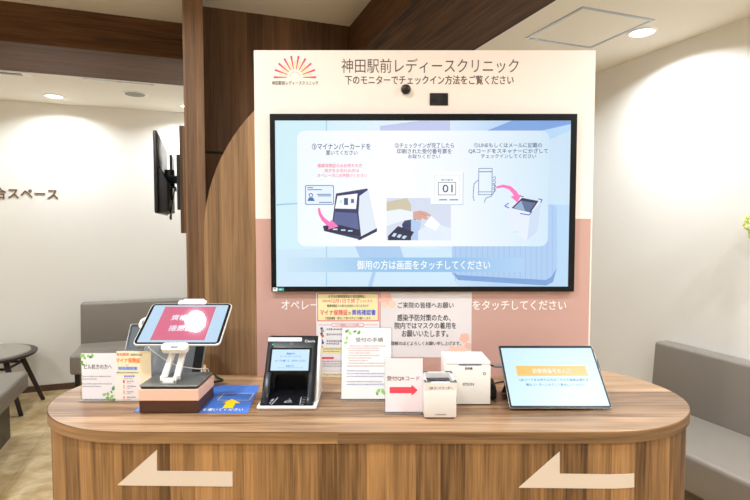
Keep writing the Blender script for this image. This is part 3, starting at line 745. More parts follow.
# scanner drawing
s.ppoly([(505.5, 207), (521, 197), (541, 201), (537, 232), (527, 240.5), (508, 231)], E('scan_body', (228, 238, 250)), L7)
s.ppoly([(530, 214), (541, 202), (537, 232), (527, 240.5)], E('scan_side', (206, 222, 244)), L7 + 1)
s.ppoly([(511.5, 208), (522, 197.8), (538.5, 201), (530.5, 212.5)], eDD, L7 + 2)
s.ppoly([(513.5, 208), (521, 200.6), (525, 211)], E('scan_glass', (150, 176, 214)), L7 + 3)
s.ppoly([(525, 211), (521, 200.6), (536, 203), (529, 211.8)], E('scan_glass2', (92, 110, 150)), L7 + 3)
for q in ([(504.5, 206), (508.5, 203.2)], [(504.5, 206), (509, 208)], [(519.5, 196), (517, 197.4)], [(519.5, 196), (523.5, 196.8)], [(542, 199.5), (538, 199)], [(542, 199.5), (540.5, 203)], [(529, 215), (520, 213.5)], [(529, 215), (532, 211.5)]):
    s.pline(q, .003, E('bright_blue', (40, 80, 210)), L7 + 4)
s.prect(513, 231.5, 519, 232.3, eL, L7 + 2)
s.build('screen_picture', t)
s = Sheet((0, YD, 0)); s.prect(272.8, 287.6, 277.5, 291.2, WHI, 1); s.prect(273.4, 288.4, 276, 289.2, DB, 2); s.prect(278, 287.8, 284, 291.0, mat('teal_sticker', (60, 160, 160), .4), 1); s.ptext('4K', 279, 288.6, 282.6, 290.4, WHI, 2)
s.build('stickers', t, 'small white and teal stickers')

# ------------------------------------------------------------ papers on the sign board
def L_(c, n): return mat('ink_' + n, c, .6)
INK = L_((48, 48, 56), 'black'); RED = L_((232, 70, 110), 'red'); BLU = L_((40, 90, 220), 'blue'); LGR = L_((150, 196, 110), 'leaf'); DGR = L_((104, 160, 84), 'leaf_dark')
PCH = L_((252, 214, 196), 'peach'); PCH2 = L_((250, 196, 178), 'peach_deep'); PGREY = L_((236, 230, 230), 'paper_shadow'); INKG = L_((120, 116, 124), 'grey'); INKP = L_((176, 130, 134), 'rose_grey'); INKB = L_((96, 100, 170), 'blue_grey')
YP2 = YP - .0014
def wall_paper(name, x0, y0, x1, y1, label, m=PAPER):
    s0 = Sheet((0, YP2, 0)); a, c = s0.px(x0, y1), s0.px(x1, y0)
    t = thing(name, label, 'poster', ((a[0] + c[0]) / 2, YP2, a[1]))
    b = nb(); box(b, a[0], c[0], YP2 - .0008, YP2, a[1], c[1]); t = mk('paper', b, m, t)
    return t, Sheet((0, YP2 - .0008, 0), step=.00012)
t, s = wall_paper('poster', 316.6, 292.6, 379.4, 378, 'white poster with a yellow heading box left of the mask notice')
YB = L_((250, 238, 184), 'pale_yellow')
s.prect(317.3, 293.2, 378.7, 321.2, RED, 1); s.prect(318.1, 294, 377.9, 320.4, YB, 2)
s.ptext('お手元の健康保険証の有効期限は、', 328.5, 294.8, 365.5, 298, INK, 3, bold=.01)
s.ptext('令和7年', 322, 299.6, 330.5, 302.4, RED, 3); s.ptext('12月1日で終了', 331.2, 298.6, 359.5, 303, RED, 3, bold=.012); s.ptext('となります。', 360.3, 299.6, 373, 302.4, RED, 3)
s.ptext('健康保険証での受付は出来なくなりますので', 327, 304.4, 368.5, 307.2, INK, 3)
s.ptext('マイナ保険証', 320, 309.8, 347.5, 315.2, RED, 3, bold=.03); s.ptext('か', 348.2, 311.6, 351.2, 314.8, INK, 3); s.ptext('資格確認書', 351.8, 309.8, 375.5, 315.2, BLU, 3, bold=.03)
s.ptext('で受診確認・提示して頂けますようお願いします。', 325, 316.8, 371, 319.6, INK, 3)
s.pline([(318, 324.8), (331, 324.8)], .0012, RED, 2); s.pline([(364, 324.8), (378, 324.8)], .0012, RED, 2)
s.prect(331.4, 323, 363.8, 326.8, RED, 1, r=.005); s.prect(331.8, 323.4, 363.4, 326.4, PAPER, 2, r=.0045); s.ptext('マイナ保険証についてのお願い', 335, 323.9, 360, 326, RED, 3)
for i, y in enumerate((329.2, 334.4, 341)):
    s.pdisc(321.6, y - .7, 1.3, L_((70, 74, 110), 'icon_navy'), 2); s.pdisc(322.3, y + 1.6, 1.7, [L_((170, 150, 160), 'icon_mauve'), L_((226, 100, 80), 'icon_red'), L_((90, 90, 110), 'icon_slate')][i], 2)
    s.pbars(326.5, 346, y, 1.9, INK, 2)
    if i == 2: s.pbars(326.5, 340, y + 2.6, 1.9, INK, 2)
s.prect(321, 347, 343.5, 353.6, YB, 1); s.pbars(323, 342, 348.9, 1.4, INKG, 2); s.pbars(323, 340, 351.4, 1.4, INKG, 2); s.pdisc(322, 346.8, 1, RED, 2)
s.prect(320, 357, 334, 359, RED, 1, r=.003)
for y in (361.5, 363.8, 366): s.pbars(321, 343, y, 1.4, INKG, 2)
s.pframe(320, 360, 376, 371, .0006, RED, 1)
s.prect(320, 373, 376, 376.4, YB, 1); s.pbars(323, 372, 374.7, 1.4, INKG, 2)
s.build('print', t)
t, s = wall_paper('mask_notice', 380.6, 292.3, 471.8, 357.4, 'wide white mask notice with peach blossoms behind the scanner', mat('notice_paper', (236, 230, 232), .6))
for x, y, r, m in ((386, 299, 6.5, PCH2), (392, 304, 4, PCH), (384, 305, 3.4, PCH), (464.5, 338, 5, PCH2), (468, 346, 3.6, PCH2), (460, 352, 7, PCH), (452, 349, 3.5, PCH)):
    for k in range(5): s.pdisc(x + r * .5 * math.cos(k * 1.257 + .3), y + r * .5 * math.sin(k * 1.257 + .3), r * .52, m, 1)
s.ptext('ご来院の皆様へお願い', 397.8, 302.2, 453.5, 308.2, INK, 3)
s.ptext('感染予防対策のため、', 397.2, 314.4, 450.5, 321, INK, 3, bold=.014)
s.ptext('院内ではマスクの着用を', 394.6, 322.4, 456, 328.8, INK, 3, bold=.014)
s.ptext('お願いいたします。', 401.8, 330.4, 448, 337, INK, 3, bold=.014)
s.ptext('ご理解のほどよろしくお願い申し上げます。', 387.5, 341.4, 461, 345.4, INK, 3)
s.build('print', t)

# ------------------------------------------------------------ acrylic stands on the counter
def acr_stand(name, label, x0, x1, yb, zt, lean, foot=(.035, .045), z0=HC + .006, cat='sign holder'):
    """upright sheet from (yb, z0) to (yb+lean, zt)"""
    t = thing(name, label, cat, ((x0 + x1) / 2, yb, HC))
    up = Vector((0, lean, zt - z0)); L = up.length; ang = math.atan2(lean, zt - z0)
    M = Matrix.Translation((0, yb, z0)) @ Matrix.Rotation(-ang, 4, 'X')
    b = nb(); box(b, x0 - .003, x1 + .003, .0015, .0035, -.003, L + .004, M=M); mk('back_sheet', b, ACR, t)
    b = nb(); box(b, x0 - .003, x1 + .003, yb - foot[0] * .35, yb + foot[1], HC + .0005, HC + .0035); mk('foot', b, ACR, t)
    b = nb(); box(b, x0 - .003, x1 + .003, yb - .003, yb + .004, HC + .0035, z0 - .001); mk('clip', b, ACR, t)
    return t, M, L, Sheet((0, yb, z0), (1, 0, 0), up, step=.00012)
def paper_on(t, M, x0, x1, L, m=PAPER, y=(-.0002, .0010), z0=0.0, nm='paper', label=None):
    b = nb(); box(b, x0, x1, y[0], y[1], z0, L, M=M); return mk(nm, b, m, t, label=label)
# left, landscape, two papers
t, M, L, s = acr_stand('sign_holder', 'clear holder with white leafy sign at the left end of the counter', -.866, -.655, 1.488, 1.052, .0)
LILAC = mat('paper_lilac', (240, 234, 240), .6)
paper_on(t, M, -.862, -.757, L - .008, LILAC)
s.ptext('ピル処方の方へ', 84.2, 364.2, 111.8, 369.2, INK, 3)
for y, x1 in ((376.4, 111), (379.0, 97), (383.8, 112), (386.4, 101)): s.pbars(82, x1, y, 1.3, INKG, 3)
for x, y, r, a in ((82.4, 355.6, 2.6, .5), (84.6, 357.6, 2, 2.0), (88, 355.6, 1.6, 1), (91, 356.8, 2.4, .2), (92.5, 355, 1.8, 2), (81.8, 362.5, 2.2, 1.2), (83.6, 364.6, 1.6, .1),
                   (113.4, 388.2, 2.5, 1.3), (104.6, 394.4, 2.2, .3), (108, 394, 2.2, 1.6), (107.6, 397.6, 1.8, .4), (112, 396.4, 2.4, 1.0), (110.2, 399, 2, 2.4), (113.8, 399.4, 1.8, .6), (111.4, 391.8, 1.5, 2)):
    pleaf(s, x, y, r, DGR if int(x) % 2 else LGR, a, 3)
s.build('print', t)
# the yellow flyer laid over the right half
paper_on(t, M, -.757, -.657, L - .001, mat('paper_cream', (252, 236, 200), .6), y=(-.0016, -.0006), nm='flyer', label='pale yellow flyer in the right half')
s = Sheet((0, 1.488 - .0016, HC + .006), step=.00012); ORG = L_((250, 130, 30), 'orange'); 
s.prect(115.6, 376, 141, 400.8, L_((250, 240, 232), 'flyer_white'), 1)
s.ptext('有効期限', 116.6, 353, 129, 356, RED, 2, bold=.012); s.ptext('が切れるのは', 130.4, 353.4, 142, 356, INK, 2)
s.ptext('マイナ保険証', 116.2, 358, 140, 362.8, ORG, 3, bold=.03); s.ptext('と', 126, 364.3, 128.4, 366, RED, 2)
s.prect(118, 366.6, 137.5, 370, L_((176, 206, 244), 'pale_blue'), 2); s.ptext('資格確認書', 118.4, 366.6, 137, 370, L_((96, 140, 220), 'mid_blue'), 3, bold=.01); s.pbars(116.6, 139, 372.6, 1.6, INK, 2)
s.ptext('資格確認書', 124, 375.4, 134.6, 377.2, BLU, 3, bold=.02); s.pbars(124, 133, 378.6, .9, INKG, 3)
for i, y in enumerate((381.5, 386.6, 392, 397.6)):
    s.ptext(str(i + 1), 123.2, y - 1.6, 124.6, y + 1.6, RED, 3, bold=.02); s.pbars(127, 134 + (i % 2) * 2, y - .3, 1.5, L_((80, 80, 190), 'violet_blue'), 3); s.pbars(127, 131, y + 1.6, .8, INKG, 3)
s.build('print', t)
# procedure sheet, leaning
t, M, L, s = acr_stand('sign_holder', 'leaning clear holder with the tall procedure sheet behind the arrow card', -.101, .050, 1.487, 1.106, .062)
paper_on(t, M, -.099, .048, L, mat('paper_ivory', (226, 226, 226), .6))
s.ptext('受付の手順', 355.6, 337.6, 383, 342, INKP if False else L_((84, 70, 66), 'warm_grey'), 3, bold=.008)
for i, y in enumerate((346, 348.2, 350.6, 353, 355.4, 358.0, 360.6, 363.2)): s.pbars(348 + (i % 3 == 0) * 1, [386, 380, 379, 371, 380, 372, 368, 386][i], y, 1.3, INKP, 3)
s.pbars(347, 384, 366, 1.4, L_((160, 110, 110), 'rose_brown'), 3)
for i, y in enumerate((370.8, 373.6, 376.4, 381.6, 384.4)): s.pbars(346.5, [369, 385, 384, 382, 384][i], y, 1.4, INKB, 3)
for x, y, r, a in ((347, 331, 2.4, .6), (350, 333, 2, 2.1), (355, 331.4, 2, .3), (359, 332.4, 2.3, 1), (346.8, 338, 2, 1.4), (346, 342.6, 2, .4), (378.6, 390.6, 2.6, .9), (382.8, 391, 2.8, 1.8), (384.6, 393.4, 2, .2), (377, 393.6, 1.8, 2)):
    pleaf(s, x, y, r, DGR if int(x) % 2 else LGR, a, 3)
s.build('print', t)
# arrow card
t, M, L, s = acr_stand('sign_holder', 'clear holder with pink card and red arrow beside the scanner', .0275, .1315, 1.383, 1.0555, .004, foot=(.03, .03))
paper_on(t, M, .0285, .1305, L, mat('paper_pink', (244, 232, 238), .6))
for x, y, r in ((387, 363, 4), (391.5, 367, 2.4), (420, 364, 3.4), (421, 370, 2.2), (392.5, 400.5, 3.0), (387, 409, 4), (420, 408, 4), (415, 411, 2)):
    xx, yy = s.px(x, y); k = abs(s.px(x + 1, y)[0] - xx)
    for q in range(4):
        X_, Y_ = xx + r * .45 * k * math.cos(q * 1.6), yy + r * .45 * k * math.sin(q * 1.6)
        X_ = min(max(X_, .0285 + r * .5 * k), .1305 - r * .5 * k); Y_ = min(max(Y_, r * .5 * k), L - r * .5 * k)
        s.disc(X_, Y_, r * .5 * k, L_((246, 176, 190), 'blossom'), 1)
s.ptext('受付QRコード', 387, 376, 419.6, 381.0, INK, 3, bold=.006)
s.ppoly([(389.6, 387), (411.5, 387), (411.5, 384.6), (417.8, 390.2), (411.5, 395.8), (411.5, 393.2), (389.6, 393.2)], L_((234, 72, 92), 'arrow_red'), 3)
s.build('print', t)

# ------------------------------------------------------------ blue mat
t = thing('counter_mat', 'blue mat with yellow arrow beside the two-tone box', 'mat', (-.51, 1.5, HC))
b = nb(); prism(b, [(-.668, 1.396), (-.350, 1.386), (-.372, 1.630), (-.672, 1.634)], HC + .0003, HC + .0015); mk('sheet', b, mat('mat_blue', (66, 118, 206), .4), t)
s = Sheet((0, 0, HC + .0015), (1, 0, 0), (0, 1, 0), step=.00015); MY = mat('mat_yellow', (240, 224, 70), .5)
pts = [s.px(*q) for q in ((224.3, 393.4), (253.8, 393.4), (249.6, 400.2), (217.4, 400.2))]
s.line(pts + [pts[0]], .0022, MY, 2)
s.ppoly([(231.8, 399), (240.4, 403.2), (235.8, 403.2), (232.6, 408.2), (222, 408.2), (226, 403.2), (222.6, 403.2)], mat('arrow_yellow', (246, 214, 20), .5), 3)
a = s.px(202, 410.9); c = s.px(245, 408.9); s.text('を置いてください', a[0], a[1], c[0] - .004, c[1] + .002, WHI, 3, bold=.01)
s.build('print', t)

# ------------------------------------------------------------ two-tone box, tablet stand, tablet
BX0, BX1, BY0, BY1 = -.648, -.485, 1.387, 1.520; BZ = HC + .0015
t = thing('riser_box', 'pink over dark brown box under the tablet stand', 'box', ((BX0 + BX1) / 2, (BY0 + BY1) / 2, BZ))
b = nb(); box(b, BX0, BX1, BY0, BY1, BZ, BZ + .0335, bev=.0012); mk('lower_half', b, mat('box_brown', (74, 42, 26), .5), t, label='dark brown lower half')
b = nb(); box(b, BX0 - .001, BX1 + .001, BY0 - .001, BY1, BZ + .0336, BZ + .065, bev=.0012); mk('upper_half', b, mat('box_pink', (240, 192, 170), .5), t, label='pale pink upper half')
ZT = BZ + .065
t = thing('tablet_stand', 'white folding tablet stand on the two-tone box', 'stand', (-.565, 1.45, ZT))
b = nb(); prism(b, rrect(.158, .13, .008, 5, -.568, 1.455), ZT + .0004, ZT + .006, bev=.001); mk('foot_pad', b, BLACKM, t)
b = nb(); prism(b, rrect(.163, .134, .008, 5, -.568, 1.455), ZT + .0061, ZT + .0095, bev=.001); mk('base_plate', b, GREYM, t)
zb_ = ZT + .0096
b = nb(); box(b, -.598, -.552, 1.405, 1.43, zb_, zb_ + .012, bev=.003); box(b, -.598, -.588, 1.405, 1.44, zb_, zb_ + .022, bev=.003); box(b, -.562, -.552, 1.405, 1.44, zb_, zb_ + .022, bev=.003)
lh = mk('lower_hinge', b, WHITE, t, smooth=True)
s_ = Sheet((0, 1.404, 0)); xx, zz = s_.px(167.5, 374); 
TB0, TB1 = Vector((-.564, 1.437, 1.082)), Vector((-.564, 1.577, 1.178))     # tablet bottom / top edge
uT = (TB1 - TB0).normalized(); nT = Vector((1, 0, 0)).cross(uT)
hd = TB0 + uT * .075 - nT * .016
for x in (-.012, .012):
    b = nb(); Mx, LL = axisM(Vector((-.575 + x * 1.5, 1.424, zb_ + .014)), Vector((-.563 + x, hd.y - .004, hd.z - .004)))
    box(b, -.0085, .0085, -.005, .005, 0, LL, M=Mx, bev=.002); mk('arm', b, WHITE, t, smooth=True)
MTb = Matrix(((1, uT.x, nT.x, TB0.x), (0, uT.y, nT.y, TB0.y), (0, uT.z, nT.z, TB0.z), (0, 0, 0, 1)))   # local x right, y up the tablet, z toward the viewer
TLn = (TB1 - TB0).length
b = nb(); box(b, -.03, .03, .03, .12, -.018, -.0085, M=MTb, bev=.003); mk('back_plate', b, WHITE, t, smooth=True)
b = nb(); box(b, -.012, .012, -.018, TLn + .012, -.0165, -.0085, M=MTb, bev=.002); mk('slide_bar', b, WHITE, t, smooth=True)
b = nb(); prism(b, rrect(.074, .026, .009, 5, 0, -.008), -.014, .0035, M=MTb, bev=.0015)
lc = mk('lower_clamp', b, WHITE, t, smooth=True)
b = nb(); box(b, -.010, .010, -.017, -.008, .0036, .0046, M=MTb, bev=.0004); mk('clamp_slot', b, BLACK, lc)
b = nb(); prism(b, rrect(.086, .016, .004, 5, 0, TLn + .0005), .0012, .005, M=MTb, bev=.001); prism(b, rrect(.066, .016, .006, 5, 0, TLn + .012), -.012, .001, M=MTb, bev=.0015)
mk('upper_clamp', b, WHITE, t, smooth=True)
t = thing('tablet_computer', 'white framed tablet tilted back on the folding stand', 'tablet', TB0)
b = nb(); prism(b, rrect(.248, TLn, .014, 8, 0, TLn / 2), -.0075, -.0006, M=MTb, bev=.0015); mk('case', b, mat('tablet_white', (226, 224, 222), .3, metal=.2), t, smooth=True)
b = nb(); prism(b, rrect(.243, TLn - .005, .012, 8, 0, TLn / 2), -.0005, .0, M=MTb); mk('bezel', b, mat('glass_black', (10, 10, 12), .05), t)
s = Sheet(TB0, (1, 0, 0), uT, step=.00012); w2 = .1135
s.rect(-w2, .0085, w2, TLn - .0085, em('tab_bg', (190, 220, 244), 1.0, .03), 1, r=.004)
s.rect(-.079, .0165, .077, TLn - .015, em('tab_red', (222, 110, 140), 1.0, .03), 2)
s.text('資格確認', -.046, .096, .05, .119, em('tab_text', (238, 220, 236), 1.0), 3, bold=.03); s.text('撮影開始', -.040, .052, .056, .075, em('tab_text', (238, 220, 236), 1.0), 3, bold=.03)
s.build('screen_picture', t)
c = nb(); L0 = MTb @ Vector((-.122, .085, -.006))
tube(c, [MTb @ Vector((-.115, .07, -.012)), MTb @ Vector((-.135, .085, -.012)), MTb @ Vector((-.137, .112, -.014)), MTb @ Vector((-.118, .120, -.016)), MTb @ Vector((-.09, .11, -.02))], .0042); 
tag(mk('white_cable', c, WHITE, None, smooth=True), 'thick white cable loop at the left edge of the left tablet', 'cable')
c = nb(); tube(c, [MTb @ Vector((-.078, -.004, -.006)), (-.625, 1.455, 1.05), (-.585, 1.475, 1.015), (-.53, 1.50, .995), (-.505, 1.531, .985), (-.506, 1.534, .95), (-.50, 1.54, HC + .004)], .0014)
tag(mk('thin_cable', c, WHITE, None, smooth=True), 'thin white cable hanging under the left tablet', 'cable')

# dark slanted device behind the tablet
t = thing('terminal', 'dark slanted terminal standing behind the left tablet', 'device', (-.672, 1.60, HC))
q0, q1 = Vector((-.672, 1.555, HC + .004)), Vector((-.672, 1.665, 1.098)); u2 = (q1 - q0).normalized(); n2 = Vector((1, 0, 0)).cross(u2)
MM = Matrix(((1, u2.x, n2.x, q0.x), (0, u2.y, n2.y, q0.y), (0, u2.z, n2.z, q0.z), (0, 0, 0, 1))); LQ = (q1 - q0).length
b = nb(); prism(b, rrect(.258, LQ, .008, 5, 0, LQ / 2), -.01, -.001, M=MM, bev=.002); mk('shell', b, SILVER, t, smooth=True)
b = nb(); prism(b, rrect(.252, LQ - .005, .006, 5, 0, LQ / 2), -.0009, .0, M=MM); mk('front', b, BLACK, t)
s = Sheet(q0, (1, 0, 0), u2, step=.0002)
s.rect(-.118, .05, -.09, LQ - .012, mat('slate', (64, 74, 82), .4), 1); s.rect(-.066, .05, .052, LQ - .02, mat('mid_grey', (104, 108, 112), .4), 1); s.rect(.062, .05, .098, LQ - .02, mat('mid_grey', (104, 108, 112), .4), 1)
s.rect(-.1, .036, .112, .047, WHI, 1); s.bars(-.02, .11, .0415, .004, INK, 2)
s.build('markings', t)
b = nb(); prism(b, [(0, 0), (.09, 0), (.05, .1)], -.05, .05, M=Matrix(((0, 0, 1, -.672), (1, 0, 0, 1.575), (0, 1, 0, HC + .0005), (0, 0, 0, 1)))); mk('rear_stand', b, BLACKM, t)

# black cable by the mat
c = nb(); tube(c, [(-.548, 1.735, HC + .004), (-.53, 1.70, HC + .006), (-.505, 1.675, HC + .004), (-.535, 1.65, HC + .004), (-.555, 1.62, HC + .004)], .0035)
tag(mk('black_cable', c, BLACKM, None, smooth=True), 'short black cable at the foot of the arched board', 'cable')

# ------------------------------------------------------------ card reader
RX0, RX1, RY = -.3305, -.1645, 1.412
t = thing('card_reader', 'black card reader with small lit screen and white base', 'card reader', ((RX0 + RX1) / 2, RY + .08, HC))
YZ = lambda x0: Matrix(((0, 0, 1, 0), (1, 0, 0, RY), (0, 1, 0, HC), (0, 0, 0, 1)))
base = [(0.0, .0005), (.165, .0005), (.165, .011), (-.002, .011), (-.004, .006)]
b = nb(); prism(b, base, RX0, RX1, M=YZ(0), bev=.0015); mk('base', b, WHITE, t, smooth=True, label='white base')
side = [(.045, .0115), (.165, .0115), (.166, .166), (.158, .174), (.140, .176), (.118, .15)]
cheek = [(.003, .0115), (.160, .0115), (.160, .168), (.152, .177), (.138, .179), (.131, .174), (.074, .086), (.060, .078), (.03, .026), (.002, .017)]
core = [(.003, .0115), (.160, .0115), (.160, .168), (.152, .177), (.138, .179), (.131, .174), (.074, .086), (.112, .080), (.118, .024), (.003, .017)]
for x0, x1 in ((RX1 - .0085, RX1 - .0005),):
    b = nb(); prism(b, [(p[0], p[1]) for p in side], x0, x1, M=YZ(0), bev=.0012); mk('side_panel', b, WHITE, t, smooth=True, label='white right side panel')
b = nb(); bw = .0215
prism(b, cheek, RX0 + .006, RX0 + .006 + bw, M=YZ(0), bev=.004, seg=3); prism(b, cheek, RX1 - .0085 - bw, RX1 - .0088, M=YZ(0), bev=.003); prism(b, core, RX0 + .0245, RX1 - .0265, M=YZ(0))
prism(b, [(RX0 + .0246, HC + .084), (RX0 + .0246, HC + .03), (RX0 + .034, HC + .03), (RX0 + .034, HC + .062), (RX0 + .038, HC + .072), (RX0 + .046, HC + .078), (RX1 - .048, HC + .078), (RX1 - .040, HC + .072), (RX1 - .036, HC + .062), (RX1 - .036, HC + .03), (RX1 - .0266, HC + .03), (RX1 - .0266, HC + .084)], 0, .004, M=Matrix(((1, 0, 0, 0), (0, 0, -1, RY + .084), (0, 1, 0, 0), (0, 0, 0, 1))))
mk('body', b, mat('reader_black', (20, 21, 26), .28, spec=.3), t, smooth=True)
fu = Vector((0, .131 - .074, .174 - .086)).normalized(); fo = Vector((0, RY + .074 - .0004, HC + .086))
fn = Vector((1, 0, 0)).cross(fu); fo = fo + fn * .0004
s = Sheet(fo, (1, 0, 0), fu, step=.0003)
s.prect(268, 347.8, 311.6, 372, mat('reader_glass', (18, 20, 26), .08), 1, r=.003)
s.prect(270.4, 349.6, 309.6, 370.6, em('reader_screen', (206, 236, 255), 1.0), 2)
LB = em('reader_text', (70, 130, 220), 1.0)
s.ptext('顔認証付き', 286.6, 352.8, 295, 354.8, LB, 3, bold=.02); s.ptext('カードリーダーへようこそ', 280.2, 355.6, 301, 357.4, LB, 3); s.ptext('カードを置いて、お待ちください', 275, 359.8, 306, 362, LB, 3, bold=.01); s.ptext('お知らせ', 285.8, 365, 294, 367, LB, 3, bold=.01)
s.pline([(277, 367.8), (303, 367.8)], .0006, LB, 3)
s.pdisc(273, 344.6, .9, em('green_led', (60, 240, 130), 1.0), 3)
s.prect(289.6, 342.6, 293.6, 346, mat('sensor_brown', (70, 62, 54), .2), 2)
s.ptext('Caora', 304.8, 340.0, 315.2, 342.4, L_((220, 222, 226), 'pale'), 3)
s.prect(268.2, 337.6, 302, 341.4, L_((232, 232, 230), 'label_white'), 2, r=.002)
for x in (271.5, 276, 280, 292, 297): s.prect(x, 339.2, x + 1.2, 339.9, INKG, 3)
s.build('face_print', t)
s = Sheet((0, RY + .003, HC + .0172), (1, 0, 0), (0, .115, .007), step=.0003); IW = L_((214, 216, 220), 'icon_white')
def icon_lines(segs, w=.0012):
    for sg in segs: s.pline(sg, w, IW, 2)
icon_lines([[(269.8, 403.2), (273.6, 399.6)], [(272, 404.4), (278, 397.6)], [(270, 401), (274, 399)], [(269.4, 403.8), (272, 404.8)]])
icon_lines([[(284, 402.6), (287.4, 400.4), (290.4, 400.6), (292, 402.6), (284, 402.6)], [(286.4, 401.6), (290.4, 401.8)], [(289, 398.6), (290.6, 399.6)]])
icon_lines([[(299.8, 404.6), (301.4, 397)], [(303.6, 397.6), (306.8, 397.8)], [(302.6, 399.8), (306, 400)], [(301.6, 402.2), (305, 402.4)], [(300.4, 404.4), (303.6, 404.6)]])
s.pbars(259, 262.5, 403, 1.2, IW, 2); s.pbars(311, 314.8, 403, 1.2, IW, 2)
s.build('tray_icons', t)

# ------------------------------------------------------------ QR scanner
t = thing('code_scanner', 'small white open-topped code scanner beside the arrow card', 'scanner', (.1745, 1.40, HC))
SX0, SX1, SY0, SY1, SZ = .1315, .2175, 1.345, 1.445, 1.002
b = nb(); prism(b, rrect(SX1 - SX0, SY1 - SY0, .006, 4, (SX0 + SX1) / 2, (SY0 + SY1) / 2), HC + .004, HC + .078, bev=.001)
w_ = .008
for x0, x1, y0, y1 in ((SX0, SX1, SY0, SY0 + w_), (SX0, SX1, SY1 - w_, SY1), (SX0, SX0 + w_, SY0 + w_, SY1 - w_), (SX1 - w_, SX1, SY0 + w_, SY1 - w_)):
    box(b, x0, x1, y0, y1, HC + .0783, SZ)
mk('body', b, mat('scanner_white', (232, 227, 222), .4), t, smooth=True)
b = nb(); box(b, SX0 + .004, SX1 - .004, SY0 + .004, SY1 - .004, HC + .0005, HC + .004); mk('foot', b, BLACKM, t)
b = nb(); box(b, SX0 + w_, SX1 - w_, SY0 + w_, SY1 - w_, HC + .0782, HC + .084); mk('window', b, mat('scan_window', (36, 37, 42), .25), t)
b = nb(); ball(b, (.16, 1.41, HC + .0845), .012, sub=2, sc=(1, 1, .25)); ball(b, (.189, 1.41, HC + .0845), .012, sub=2, sc=(1, 1, .25)); mk('lens', b, BLACK, t, smooth=True)
for x, dx in ((SX0 - .0005, 1), (SX1 + .0005, -1)):
    for y, dy in ((SY0 - .0005, 1), (SY1 + .0005, -1)):
        b = nb()
        box(b, x, x + dx * .018, y, y + dy * .006, SZ + .0002, SZ + .0022); box(b, x, x + dx * .006, y + dy * .006, y + dy * .018, SZ + .0002, SZ + .0022)
        mk('corner_mark', b, mat('corner_slate', (86, 96, 104), .4), t)
s = Sheet((0, SY0, 0), step=.0002)
s.ptext('QRコードリーダー', 429.4, 386.4, 452.4, 389.6, INK, 2); s.pbars(435, 446, 414.6, 1.3, INK, 2)
s.build('lettering', t)

# ------------------------------------------------------------ receipt printer
PX0, PX1, PY0, PY1, PZ = .204, .331, 1.449, 1.572, 1.029
t = thing('receipt_printer', 'white cube receipt printer behind the code scanner', 'printer', ((PX0 + PX1) / 2, 1.51, HC))
b = nb(); box(b, PX0, PX1, PY0, PY1, HC + .003, PZ - .0105, bev=.002); mk('body', b, WHITE, t, smooth=True)
b = nb(); box(b, PX0, PX1, PY0 + .003, PY1, PZ - .0095, PZ, bev=.002); mk('lid', b, WHITE, t, smooth=True)
b = nb(); box(b, PX0 + .006, PX1 - .006, PY0 + .006, PY1 - .006, HC + .0005, HC + .003); mk('foot', b, BLACKM, t)
b = nb(); box(b, .24, .305, PY0 + .0008, PY0 + .006, PZ - .0098, PZ - .0075); mk('paper_slot', b, BLACKM, t)
b = nb()
for x in (.247, .257, .268, .280, .290): box(b, x, x + .006, PY0 - .0004, PY0 + .002, PZ - .0104, PZ - .0086)
mk('indicator_lamp', b, em('indicator_blue', (110, 120, 250), 1.0), t)
s = Sheet((0, PY0, 0), step=.0002)
s.ptext('発券機', 464.8, 367.0, 472.4, 370.0, INK, 2, bold=.01); s.ptext('EPSON', 462.8, 382.8, 473.8, 385.6, L_((110, 108, 108), 'logo_grey'), 2, bold=.02)
s.prect(483, 372.4, 485.6, 375, INK, 2); s.prect(483.7, 373.0, 484.9, 374.4, WHI, 3)
s.build('lettering', t)
t = thing('power_adapter', 'black power adapter on the counter right of the printer', 'adapter', (.35, 1.55, HC))
b = nb(); box(b, .3335, .362, 1.50, 1.575, HC + .0005, HC + .03, bev=.004); mk('body', b, BLACKM, t, smooth=True)
b = nb(); cyl(b, (.346, 1.50, HC + .035), (.346, 1.53, HC + .045), .013, seg=16); mk('plug', b, BLACKM, t, smooth=True)

# ------------------------------------------------------------ right tablet
Q0, Q1 = Vector((.5165, 1.402, HC + .0085)), Vector((.521, 1.545, 1.054))
uQ = (Q1 - Q0).normalized(); rQ = Vector((1, 0, 0)); nQ = rQ.cross(uQ).normalized(); uQ = nQ.cross(rQ)
MQ = Matrix(((1, uQ.x, nQ.x, Q0.x + .001), (0, uQ.y, nQ.y, Q0.y), (0, uQ.z, nQ.z, Q0.z), (0, 0, 0, 1))); LQ = (Q1 - Q0).length
t = thing('tablet_computer', 'large silver edged tablet leaning back at the right of the counter', 'tablet', Q0)
b = nb(); prism(b, rrect(.286, LQ, .006, 5, 0, LQ / 2), -.008, -.0006, M=MQ, bev=.0012); mk('case', b, mat('tablet_grey', (150, 150, 152), .3, metal=.8), t, smooth=True)
b = nb(); prism(b, rrect(.283, LQ - .003, .005, 5, 0, LQ / 2), -.0005, 0, M=MQ); mk('bezel', b, mat('bezel_grey', (34, 35, 40), .35, spec=.2), t)
kp = MQ @ Vector((0, LQ * .5, -.009)); b = nb(); 
Mk, kl = axisM(kp, Vector((kp.x, kp.y + .075, HC + .004))); box(b, -.13, .13, -.0012, .0012, 0, kl, M=Matrix.Translation(kp) @ Matrix.Rotation(math.atan2(.075, kp.z - HC - .001), 4, 'X') @ Matrix.Rotation(PI, 4, 'X')); mk('kickstand', b, mat('tablet_grey'), t)
b = nb(); box(b, .1432, .1465, LQ - .085, LQ - .045, -.0065, -.002, M=MQ, bev=.0008); mk('side_button', b, BLACK, t)
s = Sheet(MQ.to_translation(), (1, 0, 0), uQ, step=.00012)
